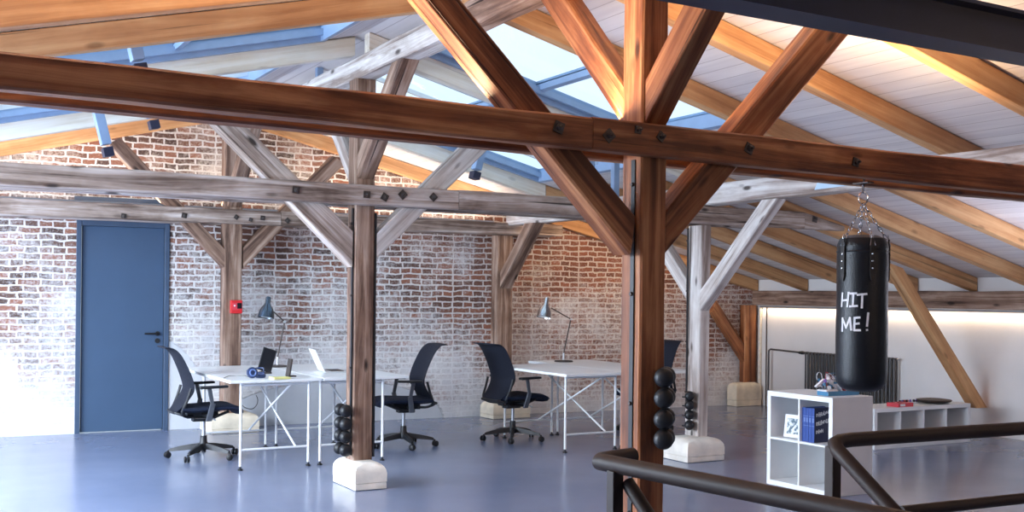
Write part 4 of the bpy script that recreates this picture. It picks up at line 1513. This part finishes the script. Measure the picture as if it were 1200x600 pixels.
MB().tube([apex + Vector((0, 0, 0.105)), apex + Vector((0.006, 0, 0.13)), apex + Vector((0, 0, 0.19))], 0.006, 8).build('hook', M['iron'], r, True)

MB().box((0, 0, 2.177 - zb), (0.05, 0.11, 0.006)).build('hanger_plate', M['iron'], r)

# hand-painted words
strokes = {
    'H': [[(987.5, 343.5), (986.5, 359)], [(994.5, 343), (993, 359)], [(987, 352), (993.8, 351.5)]],
    'I': [[(996.5, 344), (1003.5, 343.8)], [(1000.2, 344), (999.2, 358.5)], [(996, 359), (1004.5, 358.5)]],
    'T': [[(1005, 345.5), (1015.5, 344.5)], [(1010.5, 345), (1010, 360.5)]],
    'M': [[(987, 388), (987.5, 373), (991.5, 384), (996, 372.5), (997.5, 386.5)]],
    'E': [[(1007.5, 372), (1001.5, 372.5), (1001, 387), (1008, 387)], [(1001.3, 379.5), (1006.5, 379)]],
    '!': [[(1017.5, 367), (1016, 382)], [(1016, 386.3), (1016.1, 387)]],
}


def bag_hit(px, py):
    v = ray(px, py)
    ox, oy = -BX, -BY
    R_ = BR * 1.012
    A_ = v.x ** 2 + v.y ** 2
    B_ = 2 * (ox * v.x + oy * v.y)
    C_ = ox * ox + oy * oy - R_ * R_
    t_ = (-B_ - math.sqrt(max(0, B_ * B_ - 4 * A_ * C_))) / (2 * A_)
    p_ = _C + v * t_
    return Vector((p_.x - BX, p_.y - BY, p_.z - zb))


for ch_, lines in strokes.items():
    lm_ = MB()
    for ln_ in lines:
        pts = []
        for a_, b_ in zip(ln_[:-1], ln_[1:]):
            for k_ in range(4):
                t_ = k_ / 4
                pts.append((a_[0] + (b_[0] - a_[0]) * t_, a_[1] + (b_[1] - a_[1]) * t_))
        pts.append(ln_[-1])
        w3 = [bag_hit(*q_) for q_ in pts]
        hw = 0.0058
        for i in range(len(w3) - 1):
            a_, b_ = w3[i], w3[i + 1]
            nrm = Vector((a_.x, a_.y, 0)).normalized()
            d_ = (b_ - a_)
            sd = nrm.cross(d_.normalized()) * hw
            ex = d_.normalized() * hw * 0.7
            q0 = [a_ - ex - sd, a_ - ex + sd, a_ - ex + sd + nrm * 0.0012, a_ - ex - sd + nrm * 0.0012]
            q1 = [b_ + ex - sd, b_ + ex + sd, b_ + ex + sd + nrm * 0.0012, b_ + ex - sd + nrm * 0.0012]
            lm_.hexa(q0, q1)
    lm_.build('painted_mark' if ch_ == '!' else 'painted_letter', M['paint'], r)

# ------------------------------------------------------------------ shelf units
def shelf_front_x(label):
    """2 x 2 cube shelf, open side towards -X"""
    x0, x1, y0, y1, h = 6.27, 6.71, 6.02, 6.735, 0.765
    r = thing('shelf_unit', label, 'shelf', ((x0 + x1) / 2, (y0 + y1) / 2, 0))
    d, w = x1 - x0, y1 - y0
    t, ti = 0.040, 0.017
    MB().box((0, 0, h - t / 2), (d, w, t)).build('top_panel', M['white'], r, bevel=0.0015)
    MB().box((0, 0, t / 2), (d, w, t)).build('bottom_panel', M['white'], r, bevel=0.0015)
    for s_ in (-1, 1):
        MB().box((0, s_ * (w - t) / 2, h / 2), (d, t, h - 2 * t)).build('side_panel', M['white'], r, bevel=0.0015)
    MB().box((0, 0, h / 2), (d - 0.004, ti, h - 2 * t)).build('divider', M['white'], r, bevel=0.001)
    for s_ in (-1, 1):
        MB().box((0, s_ * (w / 2 - t + ti / 2) / 2, h / 2), (d - 0.004, w / 2 - t - ti / 2, ti)).build('shelf_board', M['white'], r, bevel=0.001)
    MB().box((d / 2 - 0.004, 0, h / 2), (0.006, w - 2 * t, h - 2 * t)).build('back_panel', M['white'], r)
    return r


shelf_front_x('white cube shelf of four compartments with blue books inside, behind the right railing')
SZ = 0.765 / 2 + 0.0085
# framed picture in the far upper compartment
r = thing('picture_frame', 'small white picture frame in the upper compartment beside the blue books', 'picture frame', (6.375, 6.525, SZ), 0.12)
mt = Matrix.Rotation(0.14, 3, 'Y')
MB().box((0, 0, 0), (0.016, 0.20, 0.185), mt).build('frame', M['white'], r, bevel=0.002).location = (0, 0, 0.096)
MB().box((0, 0, 0), (0.003, 0.14, 0.125), mt).build('picture', M['print'], r).location = (-0.0095, 0, 0.0965)
# blue books standing in the near upper compartment, spines to the open side
words_ = [(0.85, [0.7, 1, 0.8, 0.9, 0.6, 0.8]), (0.60, [0.8, 0.9, 1.0, 0.7, 0.9, 0.8, 0.9]), (0.36, [0.7, 0.9, 0.8])]
for i in range(5):
    yb0 = 6.235 + i * 0.031
    nm = ['nearest', 'second', 'middle', 'fourth', 'farthest'][i]
    r = thing('book', ('blue book with a dark cover lettered white, nearest of the row in the cube shelf' if i == 0 else 'blue book standing in the white cube shelf, %s of the row' % nm), 'book', (6.30, yb0 + 0.015, SZ), 0, 'blue books in the cube shelf')
    hb = 0.272 - 0.002 * (i % 3)
    MB().box((0.105, 0, hb / 2), (0.21, 0.0295, hb)).build('cover', M['navy'] if i == 0 else M['bookblue'], r, bevel=0.0015)
    MB().box((-0.0008, 0, hb / 2), (0.003, 0.028, hb - 0.004)).build('spine', M['bookblue'], r)
    mb = MB()
    for (z_, hh) in ((0.175, 0.035), (0.205, 0.004), (0.130, 0.004)):
        mb.box((-0.0028, 0.002 * ((i % 3) - 1), z_), (0.0012, 0.018 if hh > 0.01 else 0.026, hh))
    mb.build('spine_print', M['paperblue'], r)
    if i == 0:
        rr = random.Random(3)
        for zf, ws_ in words_:
            xx = 0.022
            for w_ in ws_:
                hgt = 0.036 * w_
                zc = zf * hb + (xx - 0.1) * 0.18
                mb = MB()
                mb.box((xx, -0.0155, zc), (0.009, 0.0012, hgt))
                mb.box((xx + 0.009, -0.0155, zc + hgt * rr.choice((0.36, 0, -0.36))), (0.010, 0.0012, hgt * 0.28))
                mb.box((xx + 0.016, -0.0155, zc), (0.006, 0.0012, hgt * rr.choice((0.6, 1.0))))
                mb.build('cover_letter', M['paint'], r)
                xx += 0.0262

# long low shelf at the right
x0, y0, h, d, cell, t, ti, nC = 8.665, 7.75, 0.415, 0.39, 0.3355, 0.040, 0.017, 4
w = 2 * t + nC * cell + (nC - 1) * ti
r = thing('low_shelf', 'long low white cube shelf at the right edge, carrying the red book', 'shelf', (x0 + w / 2, y0 + d / 2, 0))
MB().box((0, 0, h - t / 2), (w, d, t)).build('top_panel', M['white'], r, bevel=0.0015)
MB().box((0, 0, t / 2), (w, d, t)).build('bottom_panel', M['white'], r, bevel=0.0015)
for s_ in (-1, 1):
    MB().box((s_ * (w - t) / 2, 0, h / 2), (t, d, h - 2 * t)).build('side_panel', M['white'], r, bevel=0.0015)
for k_ in range(1, nC):
    MB().box((-w / 2 + t + k_ * cell + (k_ - 0.5) * ti, 0, h / 2), (ti, d - 0.004, h - 2 * t)).build('divider', M['white'], r, bevel=0.001)
MB().box((0, d / 2 - 0.004, h / 2), (w - 2 * t, 0.006, h - 2 * t)).build('back_panel', M['white'], r)

# things on the low shelf
p = PZ(1062, 477, h)
r = thing('red_book', 'small red book with pale label lying on the low shelf', 'book', (p.x, max(p.y, y0 + 0.09), h), 0.03)
MB().box((0, 0, 0.020), (0.235, 0.15, 0.040)).build('cover', M['redpaper'], r, bevel=0.003)
MB().box((0.004, 0.0, 0.020), (0.225, 0.146, 0.030)).build('pages', M['paper'], r)
MB().box((-0.05, -0.0755, 0.020), (0.075, 0.002, 0.024)).build('pale_label', M['paint'], r)
p = PZ(1050, 470, h)
r = thing('bead_strip', 'flat strip of small coloured pieces on the low shelf behind the red book', 'ornament', (p.x, min(p.y, y0 + 0.30), h), 0.04)
MB().box((0, 0, 0.006), (0.44, 0.07, 0.012)).build('board', M['paint'], r, bevel=0.002)
rr = random.Random(5)
for i in range(16):
    c_ = (-0.20 + i * 0.0265, rr.uniform(-0.015, 0.015), 0.024)
    MB().lathe([(0, -0.013), (0.010, -0.010), (0.014, 0), (0.010, 0.012), (0, 0.014)], 10, Matrix.Translation(c_)).build('bead', M[['purple', 'redpaper', 'black', 'black', 'green', 'black'][min(5, i // 3) if i % 2 else rr.randrange(6)]], r, True)
p = PZ(1094, 474, h)
r = thing('dark_dish', 'flat dark oval dish on the low shelf at the right edge', 'dish', (p.x + 0.14, y0 + 0.19, h))
MB().lathe([(0, 0.004), (0.12, 0.004), (0.17, 0.018), (0.185, 0.032), (0.180, 0.040), (0.10, 0.050), (0.0, 0.054)], 36).build('dish', M['rail'], r, True)
for i, (dx_, lab) in enumerate(((0.10, 'thin dark booklet lying flat in the third compartment, left one'), (0.23, 'thin dark booklet lying flat in the third compartment, right one'))):
    xx = x0 + t + 2 * (cell + ti) + dx_
    r = thing('booklet', lab, 'booklet', (xx, y0 + 0.10, t), 0.05 * (1 - 2 * i), 'booklets in the low shelf')
    MB().box((0, 0, 0.005), (0.10, 0.14, 0.010)).build('booklet_cover', M['navy'], r)
    MB().box((0.002, 0, 0.012), (0.092, 0.13, 0.004)).build('pages', M['paper'], r)

# tinkered model of wires and small parts on the cube shelf
p = PZ(979, 463, 0.765)
r = thing('gadget_model', 'tangled model of white, blue and red parts with loose wires on the cube shelf', 'model', (p.x, p.y, 0.765), 0.0)
MB().box((0.03, 0, 0.018), (0.34, 0.12, 0.036)).build('base_block', M['cyan'], r, bevel=0.003)
MB().box((-0.095, -0.01, 0.042), (0.13, 0.10, 0.012)).build('white_plate', M['paint'], r, bevel=0.003)
rr = random.Random(11)
for i in range(22):
    c_ = Vector((rr.uniform(-0.16, 0.0), rr.uniform(-0.04, 0.05), rr.uniform(0.055, 0.165)))
    sz = [rr.uniform(0.012, 0.034) for _ in range(3)]
    MB().box((0, 0, 0), sz, Matrix.Rotation(rr.uniform(0, 3), 3, (rr.random(), rr.random(), rr.random()))).build('small_part', M[rr.choice(['paint', 'paint', 'alu', 'cyan', 'paint', 'iron', 'purple'])], r, bevel=0.002).location = c_
for i in range(5):
    xx = 0.015 + i * 0.036
    MB().hexa([(xx, -0.05, 0.036), (xx + 0.012, -0.05, 0.036), (xx + 0.012, 0.05, 0.036), (xx, 0.05, 0.036)],
              [(xx - 0.035, -0.05, 0.092 - 0.006 * i), (xx - 0.023, -0.05, 0.092 - 0.006 * i), (xx - 0.023, 0.05, 0.092 - 0.006 * i), (xx - 0.035, 0.05, 0.092 - 0.006 * i)]).build('slanted_key', M[['paint', 'redpaper'][i % 2]], r)
for i in range(6):
    a_, b_ = Vector((rr.uniform(-0.17, -0.05), rr.uniform(-0.04, 0.04), 0.05)), Vector((rr.uniform(-0.05, 0.17), rr.uniform(-0.04, 0.04), 0.045))
    top_ = (a_ + b_) / 2 + Vector((rr.uniform(-0.06, 0.02), 0, rr.uniform(0.08, 0.15)))
    MB().tube(cspline([a_, (a_ + top_) / 2 + Vector((-0.02, 0, 0.03)), top_, (b_ + top_) / 2 + Vector((0.02, 0, 0.02)), b_], 5), 0.003, 6).build('wire', M[['cyan', 'paint', 'cyan', 'redpaper', 'paint', 'iron'][i]], r, True)
MB().tube(cspline([(-0.14, 0, 0.12), (-0.155, 0, 0.17), (-0.185, 0, 0.185), (-0.205, 0, 0.16), (-0.20, 0, 0.13)], 5), 0.003, 6).build('wire', M['paint'], r, True)
MB().hexa([(-0.225, -0.012, 0.075), (-0.205, -0.012, 0.065), (-0.205, 0.012, 0.065), (-0.225, 0.012, 0.075)],
          [(-0.13, -0.012, 0.135), (-0.115, -0.012, 0.115), (-0.115, 0.012, 0.115), (-0.13, 0.012, 0.135)]).build('white_arm', M['paint'], r, bevel=0.003)

# ------------------------------------------------------------------ radiator on the white side wall
r = thing('radiator', 'dark grey ribbed radiator on the white side wall behind the punching bag', 'radiator', (XR - 0.07, 10.02, 0.14))
n = 26
for i in range(n):
    yy = -0.745 + i * 1.49 / (n - 1)
    mb = MB()
    for dx_ in (-0.03, 0.015):
        mb.tube([(dx_, yy, 0.03), (dx_, yy, 0.655)], 0.0125, 8)
    mb.tube([(-0.036, yy, 0.03), (0.022, yy, 0.03)], 0.019, 8)
    mb.tube([(-0.036, yy, 0.655), (0.022, yy, 0.655)], 0.019, 8)
    mb.build('section', M['radiator'], r, True)
vz = 0.815 - 0.14
MB().tube([(-0.01, 0.76, vz - 0.02), (-0.01, 0.80, vz - 0.02), (-0.01, 1.44, vz), (-0.01, 1.475, vz - 0.02), (-0.01, 1.48, vz - 0.06), (-0.01, 1.48, -0.14)], 0.013, 10).build('flow_pipe', M['radiator'], r, True)
MB().tube([(-0.01, 0.76, 0.05), (-0.01, 1.38, 0.06), (-0.01, 1.41, 0.045), (-0.01, 1.415, 0.0), (-0.01, 1.415, -0.14)], 0.011, 10).build('return_pipe', M['radiator'], r, True)
MB().lathe([(0, 0), (0.020, 0), (0.025, 0.03), (0.018, 0.09), (0, 0.09)], 16, Matrix.Translation((-0.01, 0.80, vz - 0.02)) @ Matrix.Rotation(-math.pi / 2, 4, 'X')).build('valve', M['black'], r, True)
MB().lathe([(0, 0), (0.012, 0), (0.012, 0.03), (0, 0.03)], 12, Matrix.Translation((-0.01, -0.77, 0.655)) @ Matrix.Rotation(math.pi / 2, 4, 'X')).build('bleed_plug', M['chrome'], r, True)
for s_ in (-0.5, 0.5):
    MB().box((0.035, s_, 0.34), (0.05, 0.03, 0.05)).build('wall_bracket', M['radiator'], r)

# orange trim board and thin conduit in the corner beside the white wall
tag(MB().box((10.775, 11.735, 0.70), (0.035, 0.03, 1.40)).build('trim_board', M['cream'], bevel=0.002), 'narrow pale wooden trim between the corner post and the white wall', 'trim')
tag(MB().tube([(10.785, 11.62, 0.0), (10.785, 11.62, 1.42)], 0.008, 8).build('conduit', M['iron'], None, True), 'thin dark conduit running up the white wall beside the corner post', 'conduit')

# ------------------------------------------------------------------ stair railings in the foreground
RZ_, RR = 1.035, 0.0255
r = thing('stair_railing', 'dark brown tube railing at the lower centre, in front of the foreground post', 'railing', (1.81, 2.62, 0))
L = lambda p: Vector(p) - Vector((1.81, 2.62, 0))
rail_l = [L(PZ(706, 541.5, RZ_)), L(PZ(985, 597, RZ_))]
dirv = (rail_l[1] - rail_l[0]).normalized()
back = dirv * -0.035
MB().tube([rail_l[0] + back * 1.0 + Vector((0.16, 0.03, 0.0)), rail_l[0] + back * 0.9 + Vector((0.06, 0.012, 0)), rail_l[0] + back * 0.75 + Vector((0.02, 0.002, 0)), rail_l[0] + back * 0.3, rail_l[0] + dirv * 0.03, rail_l[1] + dirv * 1.6], RR, 16).build('handrail', M['rail'], r, True)
pp = L(PZ(721, 545, RZ_))
MB().box((pp.x, pp.y, RZ_ / 2 - 0.008), (0.036, 0.036, RZ_ - 0.016)).build('post', M['rail'], r, bevel=0.003)
qv = PX(775, 603, 1.86) - PX(738, 557, 1.86)
MB().tube([(pp.x + 0.03, pp.y - 0.02, RZ_ - 0.05), Vector((pp.x + 0.03, pp.y - 0.02, RZ_ - 0.05)) + Vector((0.03, -0.62, -0.5)), Vector((pp.x + 0.03, pp.y - 0.02, RZ_ - 0.05)) + Vector((0.03, -0.85, -0.69))], RR * 0.8, 14).build('descending_handrail', M['rail'], r, True)

r = thing('stair_railing', 'dark brown tube railing at the lower right corner, in front of the cube shelf', 'railing', (2.83, 2.72, 0))
o_ = Vector((2.83, 2.72, 0))
c0 = PZ(972, 517, RZ_) - o_
d_ = (PZ(1100, 508.5, RZ_) - o_ - c0).normalized()
sl = PX(1045, 603, 2.84) - PX(975, 526, 2.84)
sl = sl.normalized()
MB().tube([c0 + d_ * 4.2, c0 + d_ * 0.10, c0 + d_ * 0.045 + sl * 0.004, c0 + d_ * 0.014 + sl * 0.014, c0 + sl * 0.045, c0 + sl * 0.12, c0 + sl * 1.25], RR, 16).build('handrail', M['rail'], r, True)
MB().box((c0.x + d_.x * 0.03, c0.y + 0.012, RZ_ / 2 - 0.01), (0.040, 0.040, RZ_ - 0.02)).build('post', M['rail'], r, bevel=0.003)
kn = PZ(1080, 597, 0.78) - o_
MB().tube([kn - d_ * 0.10, kn + d_ * 3.6], RR * 0.8, 14).build('knee_rail', M['rail'], r, True)
for k_ in (1.5, 3.0):
    e_ = c0 + d_ * k_
    MB().box((e_.x, e_.y, RZ_ / 2 - 0.01), (0.040, 0.040, RZ_ - 0.02)).build('post', M['rail'], r, bevel=0.003)
